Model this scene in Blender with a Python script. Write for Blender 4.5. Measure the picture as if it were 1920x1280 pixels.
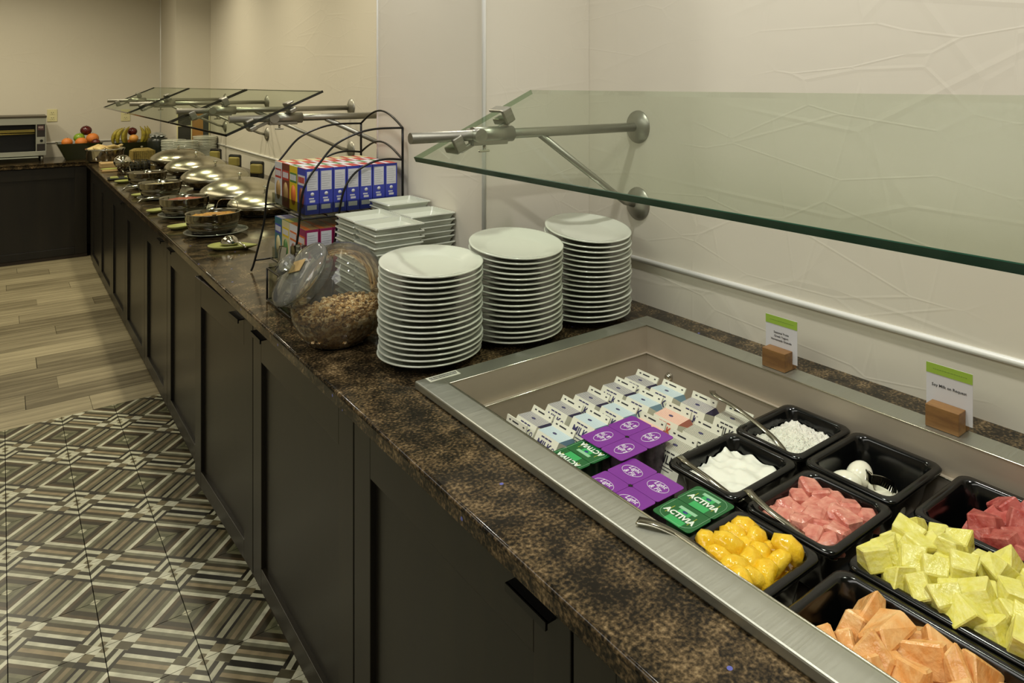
import bpy, bmesh, math, random
from mathutils import Vector, Matrix, Euler
from mathutils import noise as NZ
random.seed(7)
PI = math.pi
S = bpy.context.scene
for o in list(bpy.data.objects): bpy.data.objects.remove(o)
COL = S.collection

# ------------------------------------------------------------------ camera, world, exposure
F, CX, HY, TH = 1344.0, 1090.0, 158.0, math.radians(38.996)
cd = bpy.data.cameras.new('camera'); cam = bpy.data.objects.new('camera', cd); COL.objects.link(cam)
cam.location = (0, 0, 1.5)
cam.rotation_euler = (PI/2, 0, -TH)
cd.sensor_fit = 'HORIZONTAL'; cd.sensor_width = 36.0; cd.lens = F/1920*36.0
cd.shift_x = -(CX-960)/1920.0
cd.shift_y = -(640-HY)/1920.0
cd.clip_start = 0.02; cd.clip_end = 60
S.camera = cam
S.view_settings.view_transform = 'Standard'; S.view_settings.look = 'None'
S.view_settings.gamma = 1.0; S.view_settings.use_curve_mapping = False
S.view_settings.exposure = 0.32
w = bpy.data.worlds.new('world'); S.world = w; w.use_nodes = True
w.node_tree.nodes['Background'].inputs[0].default_value = (0.9, 0.88, 0.75, 1)
w.node_tree.nodes['Background'].inputs[1].default_value = 0.15

def area(name, loc, size, power, color, rot=(0,0,0), sy=None, spread=None):
    l = bpy.data.lights.new(name, 'AREA'); l.energy = power; l.color = color; l.size = size
    if sy: l.shape = 'RECTANGLE'; l.size_y = sy
    else: l.shape = 'DISK'
    if spread: l.spread = spread
    o = bpy.data.objects.new(name, l); COL.objects.link(o); o.location = loc; o.rotation_euler = rot
    return o
WARM = (1.0, 0.90, 0.66); NEUT = (1.0, 0.98, 0.915)
LAMPS = [(0.98, -0.10, 10, NEUT), (0.95, 1.05, 9, NEUT), (0.70, 2.35, 7, NEUT), (0.85, 3.6, 8, WARM), (0.85, 4.9, 8, WARM), (0.85, 6.2, 8, WARM), (0.0, 6.9, 13, WARM), (-1.2, 6.9, 13, WARM)]
for i, (x, y, p, c) in enumerate(LAMPS):
    area('downlight', (x, y, 2.78), 0.10, p, c, spread=math.radians(150 if i < 3 or i > 5 else 130))
area('aisle_fill', (-1.1, 0.6, 2.78), 1.2, 42, NEUT, sy=3.0)  # broad ambient fill added over the aisle, no fixture belongs to it
area('aisle_fill', (-1.1, 4.9, 2.78), 1.2, 21, WARM, sy=2.8)

# ------------------------------------------------------------------ helpers
def hx(h):
    h = h.lstrip('#'); r = []
    for i in (0, 2, 4):
        v = int(h[i:i+2], 16)/255
        r.append(v/12.92 if v <= 0.04045 else ((v+0.055)/1.055)**2.4)
    return (*r, 1)
MATS = {}
def mat(name, color='808080', rough=0.5, metal=0.0, spec=None, bump=None, noise=None, coat=0, trans=None, sss=0):
    """bump=(scale,strength) ; noise=(scale,color2,amount)"""
    if name in MATS: return MATS[name]
    m = bpy.data.materials.new(name); m.use_nodes = True; nt = m.node_tree; N = nt.nodes; L = nt.links
    b = N['Principled BSDF']; c = hx(color) if isinstance(color, str) else color
    b.inputs['Base Color'].default_value = c; b.inputs['Roughness'].default_value = rough; b.inputs['Metallic'].default_value = metal
    if spec is not None: b.inputs['Specular IOR Level'].default_value = spec
    if coat: b.inputs['Coat Weight'].default_value = coat; b.inputs['Coat Roughness'].default_value = 0.08
    if sss:
        b.inputs['Subsurface Weight'].default_value = sss; b.inputs['Subsurface Radius'].default_value = (0.02, 0.012, 0.008); b.inputs['Subsurface Scale'].default_value = 0.4
    tc = N.new('ShaderNodeTexCoord')
    if noise:
        n = N.new('ShaderNodeTexNoise'); n.inputs['Scale'].default_value = noise[0]; n.inputs['Detail'].default_value = 6
        L.new(tc.outputs['Object'], n.inputs['Vector'])
        mp = N.new('ShaderNodeMapRange'); mp.inputs[1].default_value = 0.35; mp.inputs[2].default_value = 0.65; mp.inputs[4].default_value = noise[2]
        L.new(n.outputs['Fac'], mp.inputs[0])
        mx = N.new('ShaderNodeMix'); mx.data_type = 'RGBA'; mx.inputs[6].default_value = c; mx.inputs[7].default_value = hx(noise[1])
        L.new(mp.outputs[0], mx.inputs[0]); L.new(mx.outputs[2], b.inputs['Base Color'])
    if bump:
        n = N.new('ShaderNodeTexNoise'); n.inputs['Scale'].default_value = bump[0]; n.inputs['Detail'].default_value = 3
        L.new(tc.outputs['Object'], n.inputs['Vector'])
        bp = N.new('ShaderNodeBump'); bp.inputs['Strength'].default_value = bump[1]; bp.inputs['Distance'].default_value = 0.01
        L.new(n.outputs['Fac'], bp.inputs['Height']); L.new(bp.outputs[0], b.inputs['Normal'])
    MATS[name] = m
    return m
def nodes(m): return m.node_tree.nodes, m.node_tree.links, m.node_tree.nodes['Principled BSDF']
def math_node(N, L, op, a, b=None, c=None):
    n = N.new('ShaderNodeMath'); n.operation = op
    for i, v in enumerate((a, b, c)):
        if v is None: continue
        if isinstance(v, (int, float)): n.inputs[i].default_value = v
        else: L.new(v, n.inputs[i])
    return n.outputs[0]
def ramp(N, L, fac, stops, const=True):
    r = N.new('ShaderNodeValToRGB'); cr = r.color_ramp
    cr.interpolation = 'CONSTANT' if const else 'LINEAR'
    while len(cr.elements) < len(stops): cr.elements.new(0.5)
    for e, (p, c) in zip(cr.elements, stops): e.position = p; e.color = hx(c)
    L.new(fac, r.inputs[0]); return r.outputs[0]

def new(): return bmesh.new()
def box(bm, c, s, rot=None, bevel=0, mi=0):
    r = bmesh.ops.create_cube(bm, size=1.0); vs = r['verts']
    M = Matrix.Translation(Vector(c))
    if rot is not None: M = M @ (rot if isinstance(rot, Matrix) else Euler(rot).to_matrix().to_4x4())
    M = M @ Matrix.Diagonal((s[0], s[1], s[2], 1))
    bmesh.ops.transform(bm, matrix=M, verts=vs)
    fs = set(f for v in vs for f in v.link_faces)
    for f in fs: f.material_index = mi
    if bevel:
        es = list(set(e for v in vs for e in v.link_edges))
        bmesh.ops.bevel(bm, geom=es, offset=bevel, segments=2, affect='EDGES', profile=0.5)
    return vs
def bx(bm, a, b, bevel=0, mi=0):
    return box(bm, [(a[i]+b[i])/2 for i in range(3)], [abs(b[i]-a[i]) for i in range(3)], bevel=bevel, mi=mi)
def lathe(bm, prof, seg=32, M=None, mi=0, sx=1, sy=1):
    rings = []
    for r, z in prof:
        if r < 1e-6: rings.append([bm.verts.new((0, 0, z))])
        else: rings.append([bm.verts.new((r*sx*math.cos(2*PI*i/seg), r*sy*math.sin(2*PI*i/seg), z)) for i in range(seg)])
    for a, b in zip(rings, rings[1:]):
        if len(a) == 1 and len(b) == 1: continue
        for i in range(seg):
            j = (i+1) % seg
            if len(a) == 1: f = bm.faces.new((a[0], b[j], b[i]))
            elif len(b) == 1: f = bm.faces.new((a[i], a[j], b[0]))
            else: f = bm.faces.new((a[i], a[j], b[j], b[i]))
            f.material_index = mi; f.smooth = True
    vs = [v for r in rings for v in r]
    if M is not None: bmesh.ops.transform(bm, matrix=M, verts=vs)
    return vs
def frame_of(d):
    d = d.normalized(); up = Vector((0, 0, 1)) if abs(d.z) < 0.9 else Vector((1, 0, 0))
    x = up.cross(d).normalized(); y = d.cross(x)
    return x, y
def tube(bm, pts, r, seg=8, cap=True, closed=False):
    pts = [Vector(p) for p in pts]; n = len(pts); rings = []
    rr = r if isinstance(r, (list, tuple)) else [r]*n
    x = None
    for i, p in enumerate(pts):
        if closed: d = pts[(i+1) % n]-pts[i-1]
        else: d = pts[min(i+1, n-1)]-pts[max(i-1, 0)]
        d = d.normalized()
        if x is None: x, y = frame_of(d)
        else:
            x = (x - d*x.dot(d)).normalized(); y = d.cross(x)
        rings.append([bm.verts.new(p + (x*math.cos(2*PI*k/seg) + y*math.sin(2*PI*k/seg))*rr[i]) for k in range(seg)])
    pr = list(zip(rings, rings[1:])) + ([(rings[-1], rings[0])] if closed else [])
    for a, b in pr:
        for k in range(seg):
            f = bm.faces.new((a[k], a[(k+1) % seg], b[(k+1) % seg], b[k])); f.smooth = True
    if cap and not closed:
        bm.faces.new(list(reversed(rings[0]))); bm.faces.new(rings[-1])
def cyl(bm, a, b, r, seg=20, r2=None):
    tube(bm, [a, b], [r, r if r2 is None else r2], seg)
def spline(pts, n=6):
    P = [Vector(p) for p in pts]; out = []
    for i in range(len(P)-1):
        p0 = P[max(i-1, 0)]; p1 = P[i]; p2 = P[i+1]; p3 = P[min(i+2, len(P)-1)]
        for k in range(n):
            t = k/n
            out.append(0.5*((2*p1)+(-p0+p2)*t+(2*p0-5*p1+4*p2-p3)*t*t+(-p0+3*p1-3*p2+p3)*t**3))
    out.append(P[-1]); return out
def rrect(hx_, hy_, r, n=4):
    pts = []
    for cx_, cy_, a0 in ((hx_-r, hy_-r, 0), (-hx_+r, hy_-r, 90), (-hx_+r, -hy_+r, 180), (hx_-r, -hy_+r, 270)):
        for k in range(n+1):
            a = math.radians(a0+90*k/n); pts.append((cx_+r*math.cos(a), cy_+r*math.sin(a)))
    return pts
def loft(bm, loops, mi=0, smooth=True, cap0=False, cap1=True):
    R = [[bm.verts.new(p) for p in lp] for lp in loops]; n = len(R[0])
    for a, b in zip(R, R[1:]):
        for i in range(n):
            f = bm.faces.new((a[i], a[(i+1) % n], b[(i+1) % n], b[i])); f.smooth = smooth; f.material_index = mi
    if cap0: f = bm.faces.new(list(reversed(R[0]))); f.material_index = mi
    if cap1: f = bm.faces.new(R[-1]); f.material_index = mi
    return [v for r in R for v in r]
def mesh(name, bm, mats, smooth=None, fix=True):
    if fix: bmesh.ops.recalc_face_normals(bm, faces=bm.faces[:])
    me = bpy.data.meshes.new(name); bm.to_mesh(me); bm.free()
    if not isinstance(mats, (list, tuple)): mats = [mats]
    for m in mats: me.materials.append(m)
    if smooth is not None:
        for p in me.polygons: p.use_smooth = smooth
    return me
def link(name, me, parent=None, loc=None, rot=None):
    o = bpy.data.objects.new(name, me); COL.objects.link(o)
    if parent: o.parent = parent
    if loc is not None: o.location = loc
    if rot is not None: o.rotation_euler = rot
    return o
def obj(name, bm, mats, parent=None, loc=None, rot=None, smooth=None):
    return link(name, mesh(name, bm, mats, smooth), parent, loc, rot)
def tag(o, label=None, cat=None, group=None, kind=None):
    if label: o['label'] = label
    if cat: o['category'] = cat
    if group: o['group'] = group
    if kind: o['kind'] = kind
    return o
def thing(name, label, cat, loc=(0, 0, 0), rot=(0, 0, 0), group=None):
    o = bpy.data.objects.new(name, None); COL.objects.link(o); o.empty_display_size = 0.05
    o.location = loc; o.rotation_euler = rot
    return tag(o, label, cat, group)
def dup(root, loc, rot=None, label=None, group=None):
    kids = [c for c in bpy.data.objects if c.parent == root]
    r = root.copy(); COL.objects.link(r); r.location = loc
    if rot is not None: r.rotation_euler = rot
    if label: r['label'] = label
    if group: r['group'] = group
    for ch in kids:
        c = ch.copy(); COL.objects.link(c); c.parent = r
        for g in [q for q in bpy.data.objects if q.parent == ch]:
            d = g.copy(); COL.objects.link(d); d.parent = c
    return r
def struct(name, bm, m, parent=None, smooth=None):
    o = obj(name, bm, m, parent, smooth=smooth)
    if not parent: o['kind'] = 'structure'
    return o
# text as flat mesh; frames: how local text x / y axes map to the world
FR_NX = Matrix(((0, 0, -1, 0), (-1, 0, 0, 0), (0, 1, 0, 0), (0, 0, 0, 1)))      # on a face looking at -X
FR_NY = Matrix(((1, 0, 0, 0), (0, 0, -1, 0), (0, 1, 0, 0), (0, 0, 0, 1)))       # on a face looking at -Y
FR_UP = Matrix(((0, 1, 0, 0), (-1, 0, 0, 0), (0, 0, 1, 0), (0, 0, 0, 1)))       # lying flat, read from -X
TXT = {}
def text_mesh(s, size, m, frame, bold=0.0, shear=0.0):
    key = (s, size, m.name, tuple(frame[0]), tuple(frame[1]), bold, shear)
    if key in TXT: return TXT[key]
    cu = bpy.data.curves.new('text', 'FONT'); cu.body = s; cu.size = size; cu.align_x = 'CENTER'; cu.align_y = 'CENTER'
    cu.offset = bold; cu.shear = shear; cu.resolution_u = 2; cu.extrude = 0.00012
    o = bpy.data.objects.new('text', cu); COL.objects.link(o)
    bpy.context.view_layer.update()
    me = bpy.data.meshes.new_from_object(o.evaluated_get(bpy.context.evaluated_depsgraph_get()))
    bpy.data.objects.remove(o); me.transform(frame); me.materials.clear(); me.materials.append(m)
    TXT[key] = me; return me
ORD = ['first', 'second', 'third', 'fourth', 'fifth', 'sixth', 'seventh', 'eighth', 'ninth', 'tenth', 'eleventh', 'twelfth', 'thirteenth', 'fourteenth', 'fifteenth', 'sixteenth', 'seventeenth', 'eighteenth']

# ------------------------------------------------------------------ materials
def wall_mat(name, color):
    m = mat(name, color, 0.55); N, L, b = nodes(m)
    g = N.new('ShaderNodeNewGeometry'); pos = g.outputs['Position']
    h = None
    for sc, st, rz in (((0.5, 0.45, 1.6), 1.0, 0.5), ((1.8, 2.4, 0.6), 0.9, 1.1), ((3.0, 1.2, 3.6), 0.7, 0.7)):
        mp = N.new('ShaderNodeMapping'); mp.inputs['Scale'].default_value = sc; mp.inputs['Rotation'].default_value = (rz, rz*0.7, rz)
        L.new(pos, mp.inputs['Vector'])
        v = N.new('ShaderNodeTexVoronoi'); v.feature = 'DISTANCE_TO_EDGE'; v.inputs['Scale'].default_value = 2.2
        L.new(mp.outputs[0], v.inputs['Vector'])
        k = N.new('ShaderNodeMapRange'); k.inputs[1].default_value = 0.0; k.inputs[2].default_value = 0.022; k.inputs[3].default_value = st; k.inputs[4].default_value = 0
        L.new(v.outputs['Distance'], k.inputs[0])
        h = k.outputs[0] if h is None else math_node(N, L, 'ADD', h, k.outputs[0])
    n = N.new('ShaderNodeTexNoise'); n.inputs['Scale'].default_value = 7; L.new(pos, n.inputs['Vector'])
    n2 = N.new('ShaderNodeTexNoise'); n2.inputs['Scale'].default_value = 2.3; L.new(pos, n2.inputs['Vector'])
    mk = N.new('ShaderNodeMapRange'); mk.inputs[1].default_value = 0.42; mk.inputs[2].default_value = 0.62; L.new(n2.outputs['Fac'], mk.inputs[0])
    h = math_node(N, L, 'MULTIPLY', h, mk.outputs[0])
    h = math_node(N, L, 'ADD', h, math_node(N, L, 'MULTIPLY', n.outputs['Fac'], 2.5))
    sp = N.new('ShaderNodeSeparateXYZ'); L.new(pos, sp.inputs[0])
    for ax, off, per in ((2, 1.515, 0.92), (1, 1.15, 1.46)):   # sheet joints of the wall covering
        q = math_node(N, L, 'ABSOLUTE', math_node(N, L, 'SUBTRACT', math_node(N, L, 'FRACT', math_node(N, L, 'ADD', math_node(N, L, 'DIVIDE', math_node(N, L, 'SUBTRACT', sp.outputs[ax], off), per), 0.5)), 0.5))
        h = math_node(N, L, 'SUBTRACT', h, math_node(N, L, 'MULTIPLY', math_node(N, L, 'LESS_THAN', q, 0.0022), 2.2))
    bp = N.new('ShaderNodeBump'); bp.inputs['Strength'].default_value = 0.16; bp.inputs['Distance'].default_value = 0.003
    L.new(h, bp.inputs['Height']); L.new(bp.outputs[0], b.inputs['Normal'])
    return m
M_wall = wall_mat('wall_covering', 'd2ccbd')
M_ceil = mat('ceiling_paint', 'c4bfae', 0.9)
M_trim = mat('aluminium_trim', 'efefeb', 0.3, 0.2)
def granite():
    m = mat('granite', '2a2419', 0.14, spec=0.2); N, L, b = nodes(m)
    g = N.new('ShaderNodeNewGeometry').outputs['Position']
    n1 = N.new('ShaderNodeTexNoise'); n1.inputs['Scale'].default_value = 165; n1.inputs['Detail'].default_value = 3; L.new(g, n1.inputs['Vector'])
    n2 = N.new('ShaderNodeTexNoise'); n2.inputs['Scale'].default_value = 22; n2.inputs['Detail'].default_value = 4; L.new(g, n2.inputs['Vector'])
    f = math_node(N, L, 'ADD', math_node(N, L, 'MULTIPLY', n1.outputs['Fac'], 0.66), math_node(N, L, 'MULTIPLY', n2.outputs['Fac'], 0.54))
    c = ramp(N, L, f, [(0.0, '0b0a08'), (0.49, '14110c'), (0.57, '2a2318'), (0.66, '4a3d29'), (0.76, '6f5d42'), (0.88, '94815f')], const=False)
    v = N.new('ShaderNodeTexVoronoi'); v.inputs['Scale'].default_value = 26; L.new(g, v.inputs['Vector'])
    blue = math_node(N, L, 'LESS_THAN', v.outputs['Distance'], 0.09)
    sep = N.new('ShaderNodeSeparateColor'); L.new(v.outputs['Color'], sep.inputs[0])
    blue = math_node(N, L, 'MULTIPLY', blue, math_node(N, L, 'GREATER_THAN', sep.outputs[0], 0.86))
    mx = N.new('ShaderNodeMix'); mx.data_type = 'RGBA'; L.new(blue, mx.inputs[0]); L.new(c, mx.inputs[6]); mx.inputs[7].default_value = hx('5a5fa0')
    L.new(mx.outputs[2], b.inputs['Base Color'])
    return m
M_gran = granite()
def steel(name, color, rough, scale=(4, 400, 400), amp=0.25):
    m = mat(name, color, rough, 1.0); N, L, b = nodes(m)
    tc = N.new('ShaderNodeTexCoord'); mp = N.new('ShaderNodeMapping'); mp.inputs['Scale'].default_value = scale
    L.new(tc.outputs['Object'], mp.inputs['Vector'])
    n = N.new('ShaderNodeTexNoise'); n.inputs['Scale'].default_value = 1.0; n.inputs['Detail'].default_value = 4; L.new(mp.outputs[0], n.inputs['Vector'])
    k = N.new('ShaderNodeMapRange'); k.inputs[3].default_value = rough-amp*0.4; k.inputs[4].default_value = rough+amp*0.6; L.new(n.outputs['Fac'], k.inputs[0])
    L.new(k.outputs[0], b.inputs['Roughness'])
    return m
M_steel = steel('brushed_steel', 'b4b5a9', 0.45)
M_well = steel('well_liner_steel', 'b5ab9a', 0.5, (30, 6, 60)); M_well.node_tree.nodes['Principled BSDF'].inputs['Metallic'].default_value = 0.55
M_lid = steel('lid_steel', 'b0ac98', 0.24, (60, 60, 3), 0.12)
M_chrome = mat('polished_steel', 'c4c2b6', 0.09, 1.0)
M_satin = mat('satin_nickel', '99978c', 0.38, 0.85)
M_blackw = mat('black_wire', '0c0b0a', 0.35, 0.3)
M_wood = mat('dark_stained_wood', '1c1811', 0.34, noise=(3, '2b2619', 0.7))
def grain(m, scale, c1, c2, bumpy=0):
    N, L, b = nodes(m); tc = N.new('ShaderNodeTexCoord'); mp = N.new('ShaderNodeMapping'); mp.inputs['Scale'].default_value = scale
    L.new(tc.outputs['Object'], mp.inputs['Vector']); n = N.new('ShaderNodeTexNoise'); n.inputs['Scale'].default_value = 1; n.inputs['Detail'].default_value = 8; n.inputs['Roughness'].default_value = 0.65
    L.new(mp.outputs[0], n.inputs['Vector']); oi = N.new('ShaderNodeObjectInfo')
    f = math_node(N, L, 'ADD', n.outputs['Fac'], math_node(N, L, 'MULTIPLY', math_node(N, L, 'SUBTRACT', oi.outputs['Random'], 0.5), 0.28))
    c = ramp(N, L, f, [(0.3, c1), (0.7, c2)], const=False); L.new(c, b.inputs['Base Color'])
    return m
grain(M_wood, (18, 18, 1.5), '0c0a07', '1a160e')
M_plank = grain(mat('vinyl_plank', '807860', 0.42), (1.6, 26, 10), '59513b', 'a2987a')
M_ash = grain(mat('acacia_block', '9a6c3a', 0.45), (60, 8, 60), '6b4a28', '97703f')
M_board = grain(mat('maple_board', 'b09060', 0.5), (8, 60, 60), '95764a', 'c4a878')
M_porc = mat('white_porcelain', 'c2c6b7', 0.13, spec=0.6, coat=0.3)
M_pan = mat('black_polycarbonate', '070808', 0.16)
M_blk = mat('black_plastic', '0b0b0b', 0.35)
M_white = mat('white_card', 'c9c8cc', 0.6)
M_green = mat('green_band', '8fae3c', 0.6)
M_ink = mat('dark_ink', '2a2a30', 0.6)
M_outlet = mat('almond_plastic', 'd6cfa0', 0.4)
def glassy(name, tint, gloss=1.0, ior=1.45, rough=0.0, haze=0.0):
    m = bpy.data.materials.new(name); m.use_nodes = True; nt = m.node_tree; N = nt.nodes; L = nt.links; N.clear()
    out = N.new('ShaderNodeOutputMaterial'); t = N.new('ShaderNodeBsdfTransparent'); t.inputs[0].default_value = hx(tint)
    g = N.new('ShaderNodeBsdfGlossy'); g.inputs['Roughness'].default_value = rough
    fr = N.new('ShaderNodeFresnel'); fr.inputs[0].default_value = ior
    if haze:
        df = N.new('ShaderNodeBsdfDiffuse'); df.inputs[0].default_value = (0.7, 0.7, 0.65, 1); m0 = N.new('ShaderNodeMixShader'); m0.inputs[0].default_value = haze; L.new(t.outputs[0], m0.inputs[1]); L.new(df.outputs[0], m0.inputs[2]); t = m0
    mx = N.new('ShaderNodeMixShader'); L.new(math_node(N, L, 'MULTIPLY', fr.outputs[0], gloss), mx.inputs[0]); L.new(t.outputs[0], mx.inputs[1]); L.new(g.outputs[0], mx.inputs[2]); L.new(mx.outputs[0], out.inputs[0])
    return m
M_glass = glassy('guard_glass', 'f2f6f0', 0.10)
M_jar = glassy('jar_glass', 'f4f6f2', 0.9, 1.5, 0.04, 0.05)  # whitish reflections of the surroundings put in as grey diffuse haze
M_jar2 = glassy('thick_jar_glass', 'e6eae0', 1.0, 1.6, 0.06, 0.14)  # stronger haze put in so the neck and lid show
M_acr = glassy('clear_acrylic', 'eceee8', 0.35, 1.5, 0.05)
M_edge = mat('glass_edge_green', '0f3a2a', 0.12, spec=0.8)
M_edgek = mat('glass_edge_dark', '0e120e', 0.12, spec=0.8)

# ------------------------------------------------------------------ room shell
T = 0.83            # counter top height
XE = 0.572          # counter front edge
XF = 0.587          # cabinet face
XW = 1.525          # right wall
YF, YB = 7.55, 8.2  # far counter front, far wall
bm = new(); bx(bm, (-3.2, -2.6, -0.05), (1.7, 8.3, -0.012)); floor = struct('floor', bm, mat('subfloor', '2a261c', 0.8))
bm = new(); bx(bm, (-3.2, -2.6, 2.8), (1.7, 8.3, 2.9)); struct('ceiling', bm, M_ceil)
bm = new(); bx(bm, (XW, -2.6, -0.05), (1.7, YB, 2.8)); struct('wall_right', bm, M_wall)
bm = new(); bx(bm, (-3.2, YB, -0.05), (1.7, 8.35, 2.8)); struct('wall_far', bm, M_wall)
bm = new(); bx(bm, (-3.3, -2.6, -0.05), (-3.2, 8.3, 2.8)); struct('wall_left', bm, M_wall)
bm = new(); bx(bm, (-3.2, -2.7, -0.05), (1.7, -2.6, 2.8)); struct('wall_back', bm, M_wall)
bm = new(); bx(bm, (1.119, 1.842, T+0.001), (XW-0.0005, 2.615, 2.8)); struct('wall_column', bm, M_wall)
bm = new(); bx(bm, (1.24, 7.4, T+0.001), (XW-0.0005, YB-0.001, 2.8)); struct('wall_pilaster', bm, M_wall)
def strip(n, pts, r=0.0078):
    bm = new(); tube(bm, pts, r, 8); return struct('trim_%d' % n, bm, M_trim)
strip(1, [(XW-0.003, -2.0, 0.964), (XW-0.003, 1.838, 0.964)])
strip(2, [(XW-0.003, 2.62, 0.964), (XW-0.003, 7.4, 0.964)])
strip(3, [(-3.1, YB-0.003, 0.964), (1.238, YB-0.003, 0.964)])
strip(4, [(1.117, 1.84, T+0.003), (1.117, 1.84, 2.8)], 0.007)
strip(5, [(1.239, YB-0.004, T+0.003), (1.239, YB-0.004, 2.8)], 0.008)
strip(6, [(1.117, 2.616, T+0.003), (1.117, 2.616, 2.8)], 0.004)
# ceiling downlight trims (real fixtures the lights sit in)
dl = None
for i, (x, y, p, c) in enumerate(LAMPS):
    if dl is None:
        bm = new(); lathe(bm, [(0.075, 0.0), (0.075, -0.006), (0.058, -0.008), (0.058, 0.0)], 24); dl = mesh('ceiling_downlight', bm, M_white)
    o = link('ceiling_downlight', dl, None, (x, y, 2.7995)); tag(o, 'round white recessed ceiling downlight, %s along the ceiling row' % ORD[i], 'ceiling light', 'ceiling downlights')

# ---- patterned floor tiles
def tile_mat():
    m = mat('patterned_tile', '706850', 0.3, spec=0.4); N, L, b = nodes(m)
    g = N.new('ShaderNodeNewGeometry'); sp = N.new('ShaderNodeSeparateXYZ'); L.new(g.outputs['Position'], sp.inputs[0])
    u = math_node(N, L, 'DIVIDE', math_node(N, L, 'SUBTRACT', sp.outputs[0], 0.212), 0.1985)
    v = math_node(N, L, 'DIVIDE', math_node(N, L, 'SUBTRACT', sp.outputs[1], 2.5), 0.2125)
    A = math_node(N, L, 'ADD', u, v); B = math_node(N, L, 'SUBTRACT', u, v)
    def cell(x):  # to [-1,1] with period 2
        return math_node(N, L, 'SUBTRACT', math_node(N, L, 'MULTIPLY', math_node(N, L, 'FRACT', math_node(N, L, 'DIVIDE', math_node(N, L, 'ADD', x, 1.0), 2.0)), 2.0), 1.0)
    a = cell(A); bb = cell(B)
    aa = math_node(N, L, 'ABSOLUTE', a); ab = math_node(N, L, 'ABSOLUTE', bb)
    c0 = ramp(N, L, math_node(N, L, 'MAXIMUM', aa, ab), [(0, 'b3b193'), (0.07, '55563f'), (0.17, '6b6a50'), (0.25, '2f2a1c'), (0.36, '4b3f2b')])
    cA = ramp(N, L, aa, [(0, 'bdbca2'), (0.44, 'c4c3aa'), (0.52, '6f6e58'), (0.60, '3f3a28'), (0.69, '8d7f61'), (0.78, '595641'), (0.85, 'c0bfa6'), (0.93, '16150f')])
    cB = ramp(N, L, ab, [(0, 'bdbca2'), (0.44, 'c4c3aa'), (0.53, '66664f'), (0.62, '484330'), (0.70, '7b6f55'), (0.79, '5b563f'), (0.88, '14130e'), (0.94, '8f8d74')])
    ia = math_node(N, L, 'SUBTRACT', 1.0, aa); ib = math_node(N, L, 'SUBTRACT', 1.0, ab)
    sgn = math_node(N, L, 'GREATER_THAN', math_node(N, L, 'MULTIPLY', a, bb), 0.0)
    cC = ramp(N, L, math_node(N, L, 'MAXIMUM', ia, ib), [(0, '625a40'), (0.12, 'b9b89c'), (0.22, '2d2b1e'), (0.32, 'bab99f'), (0.42, '24221a'), (0.50, '3b3a2b')])
    cD = ramp(N, L, math_node(N, L, 'ADD', math_node(N, L, 'MULTIPLY', ia, 0.55), math_node(N, L, 'MULTIPLY', math_node(N, L, 'GREATER_THAN', ib, 0.22), 0.45)), [(0, 'c2c1a8'), (0.1, '6b6248'), (0.2, '23211a'), (0.32, '94927a'), (0.45, '4a4531'), (0.55, 'c4c3ab'), (0.66, '3e3b2b'), (0.74, '7e7b62')])
    def mixc(f, x, y):
        mx = N.new('ShaderNodeMix'); mx.data_type = 'RGBA'; L.new(f, mx.inputs[0]); L.new(x, mx.inputs[6]); L.new(y, mx.inputs[7]); return mx.outputs[2]
    cc = mixc(sgn, cC, cD)
    inA = math_node(N, L, 'LESS_THAN', ab, 0.5); inB = math_node(N, L, 'LESS_THAN', aa, 0.5)
    col = mixc(inA, cc, cA); col = mixc(inB, col, cB)
    mm = math_node(N, L, 'LESS_THAN', math_node(N, L, 'MAXIMUM', aa, ab), 0.44)
    col = mixc(mm, col, c0)
    n = N.new('ShaderNodeTexNoise'); n.inputs['Scale'].default_value = 30; n.inputs['Detail'].default_value = 4; L.new(g.outputs['Position'], n.inputs['Vector'])
    mx = N.new('ShaderNodeMix'); mx.data_type = 'RGBA'; mx.blend_type = 'MULTIPLY'; mx.inputs[0].default_value = 0.5; L.new(col, mx.inputs[6]); L.new(ramp(N, L, n.outputs['Fac'], [(0.3, '909090'), (0.7, 'ffffff')], False), mx.inputs[7])
    L.new(mx.outputs[2], b.inputs['Base Color'])
    return m
M_tile = tile_mat()
TX, TY = 0.1985, 0.2125
bm = new(); box(bm, (TX/2, TY/2, -0.006), (TX-0.0022, TY-0.0022, 0.012)); tile = mesh('floor_tile', bm, M_tile)
for i in range(-7, 2):
    for j in range(-12, 7):
        x = 0.212+i*TX; y = 2.5+j*TY
        link('floor_tile', tile, floor, (x, y, 0))
YS = 2.5+7*TY
bm = new(); bx(bm, (-3.19, -2.59, -0.011), (0.212-7*TX-0.002, YS-0.002, 0)); obj('floor_border', bm, M_tile, floor)
bm = new(); bx(bm, (0.212-7*TX, -2.59, -0.011), (0.7, 2.5-12*TY-0.002, 0)); obj('floor_border', bm, M_tile, floor)
# ---- vinyl planks
rows = 19; PW = (YF+0.08-YS)/rows
joints = [0.331, 0.089, 0.222, -0.45, 0.148, 0.62, -0.1, 0.26, -0.6, 0.09, 0.5, 0.194, -0.3, 0.4, 0.03, -0.5, 0.3, 0.1, -0.2]
pm = {}
for r in range(rows):
    x = joints[r]
    cuts = [0.66, x, x-1.05, x-2.1, x-3.15]
    cuts = [c for c in cuts if c <= 0.66]
    for a, c in zip(cuts, cuts[1:]):
        c = max(c, -3.18)
        if a-c < 0.05: continue
        k = round(a-c, 2)
        if k not in pm:
            bm = new(); box(bm, (0, 0, -0.006), (k-0.002, PW-0.0022, 0.012)); pm[k] = mesh('plank', bm, M_plank)
        link('plank', pm[k], floor, ((a+c)/2, YS+PW*(r+0.5), 0))

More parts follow.
